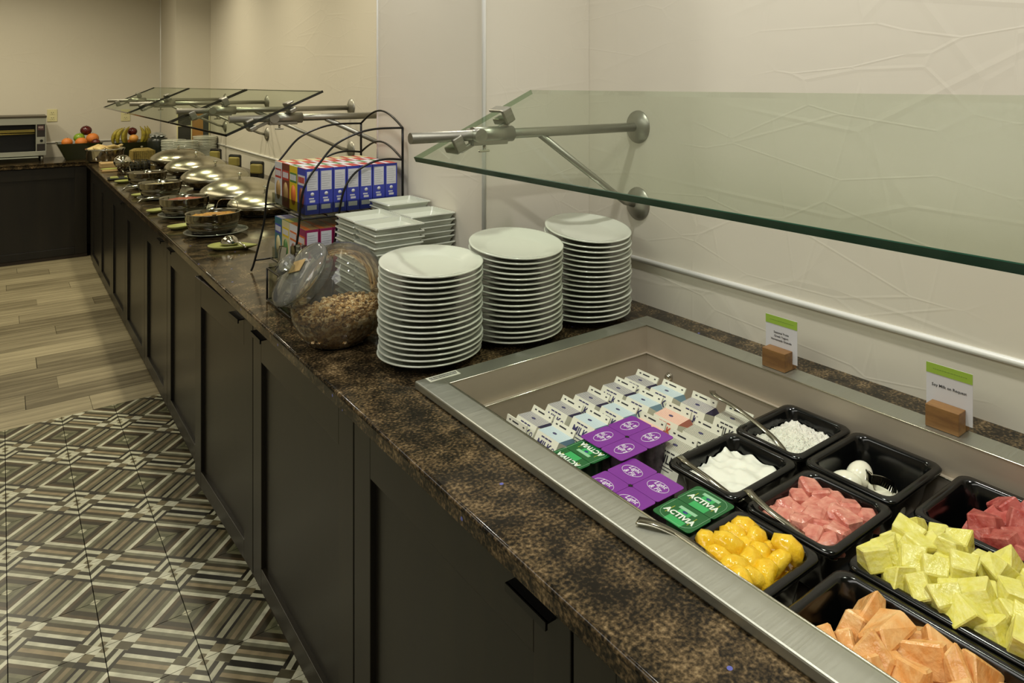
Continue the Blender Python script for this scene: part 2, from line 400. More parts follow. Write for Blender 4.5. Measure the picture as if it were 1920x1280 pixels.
# ------------------------------------------------------------------ counters
# one continuous L-shaped granite top with the cut-out for the cold well
WX0, WX1, WY1, WY0 = 0.707, 1.418, 1.456, -0.42
bm = new(); Z0, Z1 = T-0.035, T; e = 0.006
bx(bm, (XE, -1.2, Z0), (WX0+0.02, WY1-0.02, Z1))
bx(bm, (WX1-0.02, -1.2, Z0), (XW, WY1-0.02, Z1))
bx(bm, (WX0+0.02, -1.2, Z0), (WX1-0.02, WY0+0.02, Z1))
bx(bm, (XE, WY1-0.02, Z0), (XW, YB, Z1))
bx(bm, (-3.1, YF, Z0), (XE, YB, Z1))
ct = obj('granite_countertop', bm, M_gran); tag(ct, 'long L-shaped speckled brown granite countertop', 'countertop')
bm = new(); tube(bm, [(XE+0.001, -1.2, Z1-0.005), (XE+0.001, YF, Z1-0.005)], 0.0058, 8, cap=True); tube(bm, [(-3.1, YF+0.001, Z1-0.005), (XE, YF+0.001, Z1-0.005)], 0.0058, 8)
obj('rounded_edge', bm, M_gran, ct)
# cabinets: a carcass unit per door
Ys = [-0.75, 0.0, 0.745, 1.50, 2.29, 2.98, 3.72, 4.38, 5.13, 5.83, 6.55, 7.25]
def cabinet(label, x0, y0, w_, depth, axis, handle, ajar=0.0, grp='dark cabinets under the buffet counter'):
    """axis 'x': face looks at -X, width runs along +Y. axis 'y': face looks at -Y, width along +X"""
    t = thing('base_cabinet', label, 'cabinet', (x0, y0, 0), group=grp)
    def P(a, b, c):  # a: out of face (0 = face plane, + into the body), b: along the width
        return (a, b, c) if axis == 'x' else (b, a, c)
    def bb(bm, p, q, bevel=0): bx(bm, P(*p), P(*q), bevel)
    bm = new(); bb(bm, (0.021, 0.0005, 0.03), (0.04, w_-0.0005, 0.79)); bb(bm, (0.04, 0.0005, 0.03), (depth, 0.018, 0.60)); bb(bm, (0.04, w_-0.018, 0.03), (depth, w_-0.0005, 0.60)); bb(bm, (0.04, 0.018, 0.03), (depth, w_-0.018, 0.05))
    obj('carcass', bm, M_wood, t)
    bm = new(); bb(bm, (0.012, 0, 0.0005), (0.03, w_, 0.0295)); obj('kick_board', bm, mat('kick_wood', '2a1f14', 0.5), t)
    # shaker door made of rails, stiles and a recessed panel
    g = 0.003; s = 0.085; d = bpy.data.objects.new('door', None)
    bm = new(); bb(bm, (0.012, g+s-0.006, 0.035+0.055), (0.019, w_-g-s+0.006, 0.70)); 
    dm = mesh('door', bm, M_wood); d = link('door', dm, t)
    for nm, p, q in (('stile', (0, g, 0.033), (0.02, g+s, 0.787)), ('stile', (0, w_-g-s, 0.033), (0.02, w_-g, 0.787)),
                     ('rail', (0, g+s, 0.033), (0.02, w_-g-s, 0.093)), ('rail', (0, g+s, 0.693), (0.02, w_-g-s, 0.787))):
        bm = new(); bb(bm, p, q, 0.0015); obj(nm, bm, M_wood, d)
    if handle is not None:
        bm = new(); bb(bm, (-0.016, handle-0.05, 0.772), (0.004, handle+0.05, 0.776)); bb(bm, (-0.018, handle-0.05, 0.764), (-0.014, handle+0.05, 0.776)); obj('handle', bm, M_blackw, d)
    if ajar:
        d.rotation_euler.z = ajar; 
    return t
names = ['nearest the camera, mostly out of view', 'at the bottom edge of the view', 'below the cold well', 'below the plate stacks', 'below the cereal rack, its door slightly ajar', 'below the first steel food bowl', 'below the second steel food bowl', 'below the third steel food bowl', 'below the fourth steel food bowl', 'below the ladle and leaf dishes', 'farthest along the buffet, by the corner']
HD = [0.37, 0.06, 0.085, 0.7, 0.14, 0.6, 0.12, None, 0.1, None, None]
for i, (a, b_) in enumerate(zip(Ys, Ys[1:])):
    cabinet('dark wood shaker cabinet %s' % names[i], XF, a, b_-a, 0.85, 'x', HD[i], ajar=0.0)
for c in bpy.data.objects:
    if c.name.startswith('door') and c.parent and 'ajar' in c.parent.get('label', ''): c.rotation_euler.z = math.radians(2.2)
bm = new(); bx(bm, (XF+0.02, 7.251, 0.001), (XF+0.1, YF+0.019, 0.79)); tag(obj('corner_filler', bm, M_wood), 'narrow dark wood filler panel where the two cabinet runs meet', 'panel')
for i, x in enumerate((-0.215, -1.02, -1.83, -2.63)):
    cabinet('dark wood shaker cabinet under the far counter, %s' % ('below the fruit bowl' if i == 0 else 'below the toaster' if i == 1 else 'left of the toaster, out of view' if i == 2 else 'farthest left, out of view'), x, YF+0.02, 0.80, 0.6, 'y', None, grp='dark cabinets under the far counter')

# ------------------------------------------------------------------ cold well
t = thing('cold_well', 'rectangular drop-in stainless steel cold well set in the granite', 'cold well', (1.0625, 0.5, T))
ox, oy = 1.0625, 0.5
R = 0.018; IX0, IX1, IY1, IY0 = 0.760-ox, 1.357-ox, 1.396-oy, -0.36-oy
OX0, OX1, OY1, OY0 = WX0-ox, WX1-ox, WY1-oy, WY0-oy
bm = new()
bx(bm, (OX0, OY0, 0.0008), (IX0, OY1, R), 0.003); bx(bm, (IX1, OY0, 0.0008), (OX1, OY1, R), 0.003)
bx(bm, (IX0-0.003, IY1, 0.0008), (IX1+0.003, OY1, R), 0.003); bx(bm, (IX0-0.003, OY0, 0.0008), (IX1+0.003, IY0, R), 0.003)
obj('rim', bm, M_steel, t)
bm = new(); D1, D2 = -0.052, -0.145; k = 0.014
lp = lambda dx, z: [(IX0+dx, IY0+dx, z), (IX1-dx, IY0+dx, z), (IX1-dx, IY1-dx, z), (IX0+dx, IY1-dx, z)]
loft(bm, [lp(0.0008, R-0.0005), lp(0.0008, D1), lp(k, D1), lp(k, D2)], smooth=False)
for f in bm.faces: f.normal_flip()
me = bpy.data.meshes.new('liner'); bm.to_mesh(me); bm.free(); me.materials.append(M_well); link('liner', me, t)
bm = new()
for z0, dx in ((R, 0.0), (D1+0.001, k)):
    P = lp(dx, z0)
    for p, q in zip(P, P[1:]+P[:1]): cyl(bm, p, q, 0.0016, 6)
obj('bright_edge', bm, mat('pale_edge_steel', 'd8d6c4', 0.25, 1.0), t)  # thin lines of paler metal along the rim and ledge edges
bm = new(); lathe(bm, [(0.0, 0.012), (0.008, 0.010), (0.010, 0.004), (0.011, 0)], 14, Matrix.Translation((IX1-k-0.001, IY1-0.10, -0.085)) @ Matrix.Rotation(-PI/2, 4, 'Y')); obj('drain_knob', bm, M_chrome, t)
# sticker on the rim with small print
bm = new(); bx(bm, (0.731-ox, 1.427-oy, R), (0.806-ox, 1.452-oy, R+0.0006)); st = obj('sticker', bm, mat('sticker_white', 'c9cab8', 0.5), t)
bm = new(); random.seed(3)
for r in range(2):
    x = 0.736
    while x < 0.800:
        l_ = random.uniform(0.001, 0.0035); bx(bm, (x-ox, 1.4335-oy+r*0.008, R+0.0006), (x+l_-ox, 1.4385-oy+r*0.008, R+0.0009)); x += l_+0.0012
obj('lettering', bm, M_ink, st)
# black divider bar under pans
bm = new(); bx(bm, (0.762, 0.579, 0.762), (1.355, 0.591, 0.776)); tag(obj('divider_bar', bm, M_blk), 'black divider bar between the square pans and the long pans', 'divider')

# ------------------------------------------------------------------ food pans
def pan(label, cx, cy, wx, wy, dep=0.10, z=0.800):
    bm = new(); hx_, hy_ = wx/2, wy/2; L_ = []
    def ring(ins, z_, r): return [(x, y, z_) for x, y in rrect(hx_-ins, hy_-ins, max(r, 0.006), 5)]
    L_ = [ring(0.001, -0.009, 0.019), ring(0, -0.004, 0.02), ring(0.003, 0, 0.02), ring(0.011, 0.0005, 0.019), ring(0.0135, -0.001, 0.019), ring(0.016, -0.006, 0.02), ring(0.020, -0.03, 0.024), ring(0.030, -dep+0.012, 0.026), ring(0.042, -dep, 0.02)]
    loft(bm, L_, cap1=True)
    me = bpy.data.meshes.new('food_pan'); 
    bmesh.ops.recalc_face_normals(bm, faces=bm.faces[:]); bm.to_mesh(me); bm.free(); me.materials.append(M_pan)
    o = link('food_pan', me, None, (cx, cy, z)); tag(o, label, 'pan', 'black pans in the cold well')
    md = o.modifiers.new('thickness', 'SOLIDIFY'); md.thickness = 0.002; md.offset = -1
    return o
pans = {'yog': ('square black pan of white yogurt beside the green yogurt cups', 1.054, 0.857, 0.192, 0.163),
 'cot': ('square black pan of cottage cheese at the back of the well', 1.252, 0.862, 0.192, 0.158),
 'mel': ('square black pan of pink fruit pieces in juice', 1.054, 0.676, 0.192, 0.168),
 'egg': ('nearly empty black pan holding peeled eggs and tongs', 1.252, 0.690, 0.192, 0.178),
 'pea': ('square black pan of yellow peach slices by the front rim', 0.858, 0.680, 0.188, 0.160),
 'can': ('long black pan of orange cantaloupe at the front rim', 0.858, 0.392, 0.188, 0.366),
 'pin': ('long black pan heaped with pineapple chunks', 1.054, 0.392, 0.192, 0.366),
 'wat': ('long black pan of red watermelon at the back wall side', 1.252, 0.392, 0.192, 0.366)}
for k_, v in pans.items(): pan(*v)

def chunk_mesh(name, m, sx, sy, sz, jit, seed, bev=0.08, wedge=0.0):
    rnd = random.Random(seed); bm = new(); bmesh.ops.create_cube(bm, size=1)
    for v in bm.verts:
        s = 1-wedge if v.co.z > 0 else 1
        v.co = Vector((v.co.x*sx*s*(1+rnd.uniform(-jit, jit)), v.co.y*sy*(1+rnd.uniform(-jit, jit)), v.co.z*sz*(1+rnd.uniform(-jit, jit))))
    bmesh.ops.bevel(bm, geom=bm.edges[:], offset=min(sx, sy, sz)*bev, segments=1, affect='EDGES')
    return mesh(name, bm, m, False)
def food(name, color, color2, sc, rough=0.3, sss=0.15, stretch=(1, 1, 1)):
    m = mat(name, color, rough, sss=sss, bump=(90, 0.25)); N, L, b = nodes(m); tc = N.new('ShaderNodeTexCoord'); mp = N.new('ShaderNodeMapping'); mp.inputs['Scale'].default_value = [sc*q for q in stretch]
    L.new(tc.outputs['Object'], mp.inputs['Vector']); n = N.new('ShaderNodeTexNoise'); n.inputs['Scale'].default_value = 1; n.inputs['Detail'].default_value = 4; L.new(mp.outputs[0], n.inputs['Vector'])
    L.new(ramp(N, L, n.outputs['Fac'], [(0.35, color), (0.65, color2)], False), b.inputs['Base Color']); return m
M_pine = food('pineapple_flesh', 'd6cc58', 'e2da88', 60, 0.32, 0.15, (1, 1, 4))
M_cant = food('cantaloupe_flesh', 'dd9a54', 'e8ba80', 40)
M_wat = food('watermelon_flesh', 'a0403a', 'bd6c62', 50, 0.28)
M_mel = food('pink_fruit_flesh', 'c47064', 'dc9c8a', 50, 0.2)
M_peach = food('peach_flesh', 'e3b018', 'efc93e', 45, 0.15)
def fill(name, label, cx, cy, hx_, hy_, z, m, amp, seed, dome=0.0, group=None, nx=22, fine=0.35):
    """uneven heap surface of food (many tiny uncountable bits)"""
    from mathutils import noise
    bm = new(); ny = max(4, int(nx*hy_/hx_)); V = []
    for i in range(nx+1):
        row = []
        for j in range(ny+1):
            u = i/nx*2-1; v = j/ny*2-1
            k = 1-0.06*abs(u)**4*abs(v)**4*2
            h = dome*(1-max(u*u, v*v))+amp*noise.noise(Vector((u*3+seed, v*3*hy_/hx_, seed)))+amp*fine*noise.noise(Vector((u*9+seed, v*9*hy_/hx_, seed*2)))
            row.append(bm.verts.new((u*hx_*k, v*hy_*k, h)))
        V.append(row)
    for i in range(nx):
        for j in range(ny): bm.faces.new((V[i][j], V[i+1][j], V[i+1][j+1], V[i][j+1])).smooth = True
    o = obj(name, bm, m, None, (cx, cy, z), smooth=True); tag(o, label, 'food', kind='stuff'); return o

# pineapple: long pan, grid of chunks in rows from the far end
def heap(name, labelf, cat, group, cx, cy, wx, wy, nx, ny, z0, dz, meshes, seed, rotj=0.6, tilt=0.5, jitter=0.3, zf=None):
    rnd = random.Random(seed)
    for j in range(ny):
        for i in range(nx):
            x = cx-wx/2+wx*(i+0.5)/nx+rnd.uniform(-jitter, jitter)*wx/nx*0.5
            y = cy+wy/2-wy*(j+0.5)/ny+rnd.uniform(-jitter, jitter)*wy/ny*0.5
            z = z0+rnd.uniform(0, dz)+(zf(i, j) if zf else 0)
            o = link(name, meshes[rnd.randrange(len(meshes))], None, (x, y, z), (rnd.uniform(-tilt, tilt), rnd.uniform(-tilt, tilt), rnd.uniform(-rotj, rotj)+rnd.choice((0, PI/2))))
            tag(o, labelf(i, j), cat, group)
def pos_label(what, nx, ny, front='front side', back='wall side'):
    def f(i, j):
        a = ('nearest the %s' % front) if i == 0 else ('nearest the %s' % back) if i == nx-1 else '%s from the %s' % (ORD[i], front)
        return '%s in %s row from the far end, %s' % (what, ORD[j], a)
    return f
PM = [chunk_mesh('pineapple_chunk', M_pine, 0.042, 0.034, 0.034, 0.34, s, 0.05, 0.35) for s in range(6)]
heap('pineapple_chunk', pos_label('yellow pineapple chunk', 5, 10), 'pineapple', 'pineapple chunks in the long black pan', 1.054, 0.395, 0.158, 0.330, 5, 10, 0.790, 0.020, PM, 11, zf=lambda i, j: 0.012 if (i+j) % 2 and 0 < i < 4 else 0)
fill('pineapple_bits', 'lower layer of pineapple pieces under the heap', 1.054, 0.392, 0.070, 0.150, 0.778, M_pine, 0.012, 2.3)
CM = [chunk_mesh('cantaloupe_chunk', M_cant, 0.040, 0.056, 0.040, 0.40, s+40, 0.07, 0.45) for s in range(6)]
heap('cantaloupe_chunk', pos_label('orange cantaloupe wedge', 4, 7), 'cantaloupe', 'cantaloupe wedges in the long black pan', 0.858, 0.372, 0.142, 0.31, 4, 7, 0.772, 0.018, CM, 21, 1.0, 0.9, zf=lambda i, j: 0.016 if i in (1, 2) and j else 0)
fill('cantaloupe_bits', 'lower layer of cantaloupe pieces under the wedges', 0.858, 0.375, 0.064, 0.142, 0.760, M_cant, 0.014, 5.1)
WM = [chunk_mesh('watermelon_chunk', M_wat, 0.046, 0.048, 0.042, 0.22, s+60, 0.05, 0.3) for s in range(6)]
heap('watermelon_chunk', pos_label('red watermelon chunk', 4, 7), 'watermelon', 'watermelon chunks in the long black pan', 1.256, 0.36, 0.155, 0.29, 4, 7, 0.772, 0.018, WM, 31, zf=lambda i, j: 0.012 if i > 1 and j > 0 else 0)
fill('watermelon_bits', 'lower layer of watermelon pieces under the chunks', 1.252, 0.38, 0.070, 0.148, 0.765, M_wat, 0.010, 7.7)
MM = [chunk_mesh('pink_fruit_piece', M_mel, 0.048, 0.034, 0.026, 0.30, s+80, 0.16, 0.35) for s in range(6)]
heap('pink_fruit_piece', pos_label('pale pink fruit piece', 4, 5), 'fruit', 'pink fruit pieces in juice', 1.054, 0.676, 0.140, 0.118, 4, 5, 0.778, 0.012, MM, 41, 0.7, 0.35)
fill('pink_juice', 'pinkish juice around the fruit pieces', 1.054, 0.676, 0.0785, 0.0665, 0.785, mat('pink_juice_mat', 'b9685c', 0.06, coat=1), 0.002, 3.0)
# peach slices
PE = [chunk_mesh('peach_slice', M_peach, 0.056, 0.030, 0.026, 0.25, s+120, 0.30, 0.45) for s in range(5)]
for m_ in PE:
    for p in m_.polygons: p.use_smooth = True
heap('peach_slice', pos_label('glossy yellow peach slice', 5, 4), 'peach', 'peach slices in the square pan', 0.858, 0.680, 0.140, 0.116, 5, 4, 0.785, 0.014, PE, 55, 3.1, 0.8, zf=lambda i, j: 0.010 if (i*3+j) % 2 else 0)
fill('peach_juice', 'yellow juice and peach bits in the square pan', 0.858, 0.680, 0.075, 0.061, 0.779, mat('peach_syrup', 'd9a51a', 0.08, coat=1), 0.008, 1.0)
# cottage cheese, yogurt
M_cot = mat('cottage_cheese', 'eae8da', 0.45, bump=(160, 1.0), sss=0.1)
o = fill('cottage_cheese', 'lumpy white cottage cheese heaped in the back pan', 1.252, 0.860, 0.073, 0.058, 0.776, M_cot, 0.005, 9.0, dome=0.014, nx=60)
for v in o.data.vertices: v.co.z += 0.0085*(0.5-NZ.voronoi(v.co*110)[0][0])
M_yog = mat('yogurt', 'e6e5da', 0.25, sss=0.1)
o = fill('yogurt', 'smooth white yogurt swirled in the pan by the green cups', 1.054, 0.856, 0.074, 0.061, 0.780, M_yog, 0.008, 13.0, nx=50, fine=0.12)
for v in o.data.vertices:
    k_ = max(0, (v.co.y-0.035)/0.026); v.co.z += 0.010*k_*max(0, 0.35+NZ.noise(Vector((v.co.x*70, 0, 3)))*1.6)-0.004*k_
# eggs
M_egg = mat('egg_white', 'e8e4d2', 0.25, sss=0.15)
def egg(label, x, y, z, rot, half=False):
    bm = new(); P = []
    for i in range(13):
        a = PI*i/12; P.append((0.0235*math.sin(a)*(1+0.10*math.cos(a)), -0.031*math.cos(a)))
    lathe(bm, P, 20); o = obj('boiled_egg', bm, M_egg, None, (x, y, z), rot, True); tag(o, label, 'egg', 'peeled boiled eggs')
egg('peeled white boiled egg, the larger one nearer the wall', 1.262, 0.722, 0.762, (0.3, 1.4, 0.5))
egg('peeled white boiled egg, partly hidden by the front wall of the pan', 1.220, 0.728, 0.757, (1.2, 0.2, 0.4))
egg('peeled white boiled egg behind the tongs, lowest in the pan', 1.258, 0.675, 0.752, (0.2, 1.5, 1.4))
egg('peeled white boiled egg seen in the tongs shadow near the front corner', 1.226, 0.650, 0.752, (0.2, 1.5, 2.0))
# tongs
t = thing('tongs', 'small steel serving tongs leaning in the egg pan', 'tongs', (1.200, 0.662, 0.768))
for s in (-1, 1):
    bm = new(); pts = spline([(-0.004, 0.0, 0.034), (0.004, 0.014*s, 0.034), (0.025, 0.022*s, 0.020), (0.055, 0.014*s, -0.006)], 5)
    for p, q in zip(pts, pts[1:]): box(bm, (Vector(p)+Vector(q))/2, ((Vector(q)-Vector(p)).length+0.002, 0.0016, 0.017), Vector(Vector(q)-Vector(p)).to_track_quat('X', 'Z').to_matrix().to_4x4())
    obj('arm', bm, M_chrome, t)
bm = new(); tube(bm, [(0.04+0.018*math.cos(a), 0.018*math.sin(a), 0.005+0.004*math.cos(a)) for a in [2*PI*i/20 for i in range(20)]], 0.0012, 6, closed=True); obj('end_loop', bm, M_chrome, t)
# serving spoons laid in pans
def spoon(name, label, pts, bowl, m, r=0.0028, w_=0.012):
    t = thing(name, label, 'spoon', pts[0])
    o0 = Vector(pts[0]); P = spline([Vector(p)-o0 for p in pts], 6); bm = new(); loops = []
    for i, p in enumerate(P):
        d = (P[min(i+1, len(P)-1)]-P[max(i-1, 0)]).normalized(); side = d.cross(Vector((0, 0, 1))).normalized(); up = side.cross(d)
        k = w_*0.5*(0.75+0.6*abs(i/(len(P)-1)-0.55)) if i < len(P)-1 else w_*0.4
        loops.append([tuple(p+side*k+up*0.0012), tuple(p-side*k+up*0.0012), tuple(p-side*k-up*0.0012), tuple(p+side*k-up*0.0012)])
    loft(bm, loops, cap0=True, cap1=True); obj('handle', bm, m, t, smooth=True)
    if bowl:
        a = P[-1]; b_ = P[-2]; d = (a-b_).normalized(); bm = new(); R_ = bowl
        M = Matrix.Translation(a+d*R_*1.2) @ d.to_track_quat('Y', 'Z').to_matrix().to_4x4()
        lathe(bm, [(0, -R_*0.38), (R_*0.5, -R_*0.3), (R_*0.85, -R_*0.12), (R_, 0.0), (R_*0.95, 0.0), (R_*0.8, -R_*0.08), (R_*0.45, -R_*0.24), (0, -R_*0.3)], 20, M, sx=0.8, sy=1.25)
        obj('bowl', bm, m, t, smooth=True)
    return t
M_spoon = mat('spoon_steel', 'a9a798', 0.14, 1.0)
spoon('serving_spoon', 'long steel serving spoon lying over the milk cartons into the cottage cheese', [(1.235, 1.060, 0.815), (1.21, 1.03, 0.822), (1.205, 0.96, 0.816), (1.185, 0.87, 0.806), (1.178, 0.83, 0.79)], 0.0, M_spoon, w_=0.013)
spoon('serving_spoon', 'steel spoon along the front side of the yogurt pan', [(0.985, 0.925, 0.805), (0.978, 0.90, 0.806), (0.978, 0.85, 0.800), (0.985, 0.80, 0.785)], 0.016, M_spoon)
spoon('serving_spoon', 'steel spoon with its handle over the corner of the pink fruit pan', [(0.985, 0.768, 0.812), (0.975, 0.745, 0.812), (0.972, 0.70, 0.804), (0.985, 0.64, 0.786)], 0.016, M_spoon, w_=0.014)
spoon('serving_spoon', 'steel spoon lying over the rim into the peach slices', [(0.735, 0.775, 0.8525), (0.75, 0.745, 0.853), (0.775, 0.70, 0.838), (0.81, 0.66, 0.80)], 0.018, M_spoon, w_=0.016)

# ------------------------------------------------------------------ milk cartons
M_cart = mat('carton_board', 'dfddcc', 0.5)
def stripe_mat(name, c):
    m = mat(name, 'dfddcc', 0.5); N, L, b = nodes(m); tc = N.new('ShaderNodeTexCoord'); sp = N.new('ShaderNodeSeparateXYZ'); L.new(tc.outputs['Object'], sp.inputs[0])
    f = math_node(N, L, 'FRACT', math_node(N, L, 'MULTIPLY', sp.outputs[1], 320))
    L.new(ramp(N, L, f, [(0, 'dfddcc'), (0.42, c)]), b.inputs['Base Color']); return m
ROOF = {'violet': stripe_mat('violet_stripes', '4c4668'), 'blue': stripe_mat('blue_stripes', '8fb2cc'), 'red': stripe_mat('red_stripes', 'cf7f6e'), 'black': stripe_mat('black_stripes', '54524a')}
M_pv = mat('violet_print', '35305c', 0.5); M_pr = mat('red_print', 'c05a48', 0.5)
cart_protos = {}
def carton(kind, loc, lean, label):
    W, D, H = 0.0355, 0.031, 0.073
    if kind not in cart_protos:
        t = thing('milk_carton', label, 'carton')
        bm = new()
        bx(bm, (-D, -W, 0), (D, W, H)); obj('body', bm, M_cart, t)
        bm = new(); a = [(-D, -W, H), (-D, W, H), (D, W, H), (D, -W, H), (-0.001, -W*0.98, H+0.018), (-0.001, W*0.98, H+0.018), (0.001, W*0.98, H+0.018), (0.001, -W*0.98, H+0.018), (-0.001, -W*0.2, H+0.02)]
        V = [bm.verts.new(p) for p in a[:8]]
        for q in ((0, 1, 5, 4), (2, 3, 7, 6), (4, 5, 6, 7), (0, 4, 7, 3), (1, 2, 6, 5)): bm.faces.new([V[i] for i in q])
        obj('gable_roof', bm, [ROOF[kind]], t)
        bm = new(); bx(bm, (-0.0016, -W, H+0.017), (0.0016, W, H+0.032)); fin = obj('sealed_fin', bm, M_cart, t)
        pm_ = M_pr if kind == 'red' else M_pv if kind != 'black' else M_ink
        bm = new(); random.seed(len(kind)); 
        for (y0, y1) in ((0.026, 0.020), (0.014, -0.008), (-0.024, -0.029)): bx(bm, (-0.0019, y0, H+0.024), (-0.0016, y1, H+0.0268))
        obj('fin_print', bm, M_ink, fin)
        me = text_mesh('MILK', 0.021, pm_, FR_NX, 0.0005); link('lettering', me, t, (-D-0.0003, 0.002, H*0.72))
        bm = new()
        for y0, y1 in ((0.018, 0.008), (0.006, -0.003), (-0.005, -0.015)): bx(bm, (-D-0.0004, y1, H*0.90), (-D, y0, H*0.935))
        obj('small_print', bm, pm_, t)
        bm = new(); bx(bm, (-D-0.0004, -0.020, H*0.54), (-D, 0.020, H*0.56)); bx(bm, (-D-0.0004, -0.012, H*0.46), (-D, 0.014, H*0.48)); obj('print_line', bm, pm_, t)
        bm = new(); lathe(bm, [(0.0028, -0.0004), (0.0028, 0), (0.0046, 0), (0.0046, -0.0004)], 12, Matrix.Translation((-D-0.0002, -0.027, H*0.74)) @ Matrix.Rotation(-PI/2, 4, 'Y')); obj('round_mark', bm, M_pv, t)
        # crest on the gable slope
        sl = math.atan2(0.018, D-0.001); bm = new(); lathe(bm, [(0.0, 0.0006), (0.0055, 0.0006), (0.0055, 0)], 6, Matrix.Translation((-D*0.52, 0.002, H+0.0090)) @ Matrix.Rotation(-sl, 4, 'Y') @ Matrix.Diagonal((0.6, 1.1, 1, 1))); obj('crest', bm, M_pv, t)
        cart_protos[kind] = t; t.location = loc; t.rotation_euler = (0, lean, 0); t['label'] = label; t['group'] = 'milk cartons leaning in the cold well'
        return t
    return dup(cart_protos[kind], loc, (0, lean, 0), label)
KC = {'violet': 'white milk carton with violet striped top', 'blue': 'white milk carton with light blue striped top', 'red': 'white milk carton with red striped top', 'black': 'white milk carton with black striped top'}
def put_cartons(colname, y, items):
    for i, (xr, kind, lean) in enumerate(items):
        h = 0.104; bx_ = xr-h*math.sin(lean); bz = 0.80-h*math.cos(lean)
        carton(kind, (bx_, y, bz+0.004), lean, '%s, %s column, %s from the front' % (KC[kind], colname, ORD[i]))
Ln = 0.60
put_cartons('farthest', 1.238, [(0.832, 'violet', 0.25), (0.900, 'violet', Ln), (0.980, 'violet', Ln), (1.057, 'violet', Ln), (1.140, 'violet', Ln), (1.210, 'violet', Ln)])
put_cartons('second', 1.157, [(0.895, 'blue', Ln), (0.987, 'blue', Ln), (1.066, 'blue', Ln), (1.142, 'blue', Ln), (1.217, 'blue', Ln)])
put_cartons('third', 1.069, [(1.062, 'red', 0.42), (1.138, 'red', 0.45), (1.222, 'violet', 0.45)])
put_cartons('nearest', 0.978, [(1.055, 'black', 0.42), (1.13, 'black', 0.42), (1.23, 'black', 0.45)])

# ------------------------------------------------------------------ yogurt packs
M_foil = mat('purple_foil', '7d2f98', 0.22, 0.1, spec=0.6, bump=(60, 0.06)); M_cup = mat('purple_cup', '2a1a2c', 0.35, noise=(90, '6b5a68', 0.5)); M_fw = mat('white_foil_print', 'd8cfe0', 0.4)
def fourpack(label, cx, cy, z, wx, wy, turn):
    t = thing('yogurt_four_pack', label, 'yogurt pack', (cx, cy, z-0.0), (0, 0, 0), 'purple yogurt four-packs')
    cups = []
    cm = None
    for sx in (-1, 1):
        for sy in (-1, 1):
            if cm is None:
                bm = new(); lathe(bm, [(0, -0.068), (0.022, -0.068), (0.025, -0.062), (0.029, -0.004), (0.031, -0.001), (0.031, 0)], 24); cm = mesh('cup', bm, M_cup)
            link('cup', cm, t, (sx*wx*0.25, sy*wy*0.25, -0.0015))
            bm = new(); 
            hx_, hy_ = wx*0.25-0.0004, wy*0.25-0.0004
            loft(bm, [[(x, y, -0.0008) for x, y in rrect(hx_, hy_, 0.006, 3)], [(x, y, 0.0004) for x, y in rrect(hx_, hy_, 0.006, 3)]], smooth=False, cap0=True); 
            lid = obj('foil_lid', bm, M_foil, t, (sx*wx*0.25, sy*wy*0.25, 0))
            bm = new(); tube(bm, [(0.014*math.cos(a), 0.0225*math.sin(a), 0.0006) for a in [2*PI*i/28 for i in range(28)]], 0.0006, 4, closed=True)
            ring_ = obj('oval_ring', bm, M_fw, lid, None, (0, 0, turn*0.5))
            me = text_mesh('Light\n& Fit', 0.0135, M_fw, FR_UP, 0.0002, 0.2); lt = link('lettering', me, lid, (0, 0, 0.0007), (0, 0, turn))
    bm = new(); bx(bm, (-0.003, -0.004, 0.0005), (0.003, 0.004, 0.0007)); obj('center_slot', bm, M_blk, t)
    return t
fourpack('purple foil topped yogurt four-pack against the milk cartons', 0.958, 1.040, 0.806, 0.142, 0.122, PI)
fourpack('purple foil topped yogurt four-pack partly under the front rim edge', 0.851, 0.915, 0.802, 0.138, 0.130, 0.0)
M_gl = mat('green_foil', '0e5a2a', 0.2, spec=0.6); M_gl2 = mat('bright_green_print', '35a35a', 0.3); M_gw = mat('white_print', 'dfe6dc', 0.4); M_gy = mat('gold_print', 'a8a838', 0.4); M_gc = mat('green_cup', '123d22', 0.35); M_gb = mat('pale_green_print', '8fbf9a', 0.4)
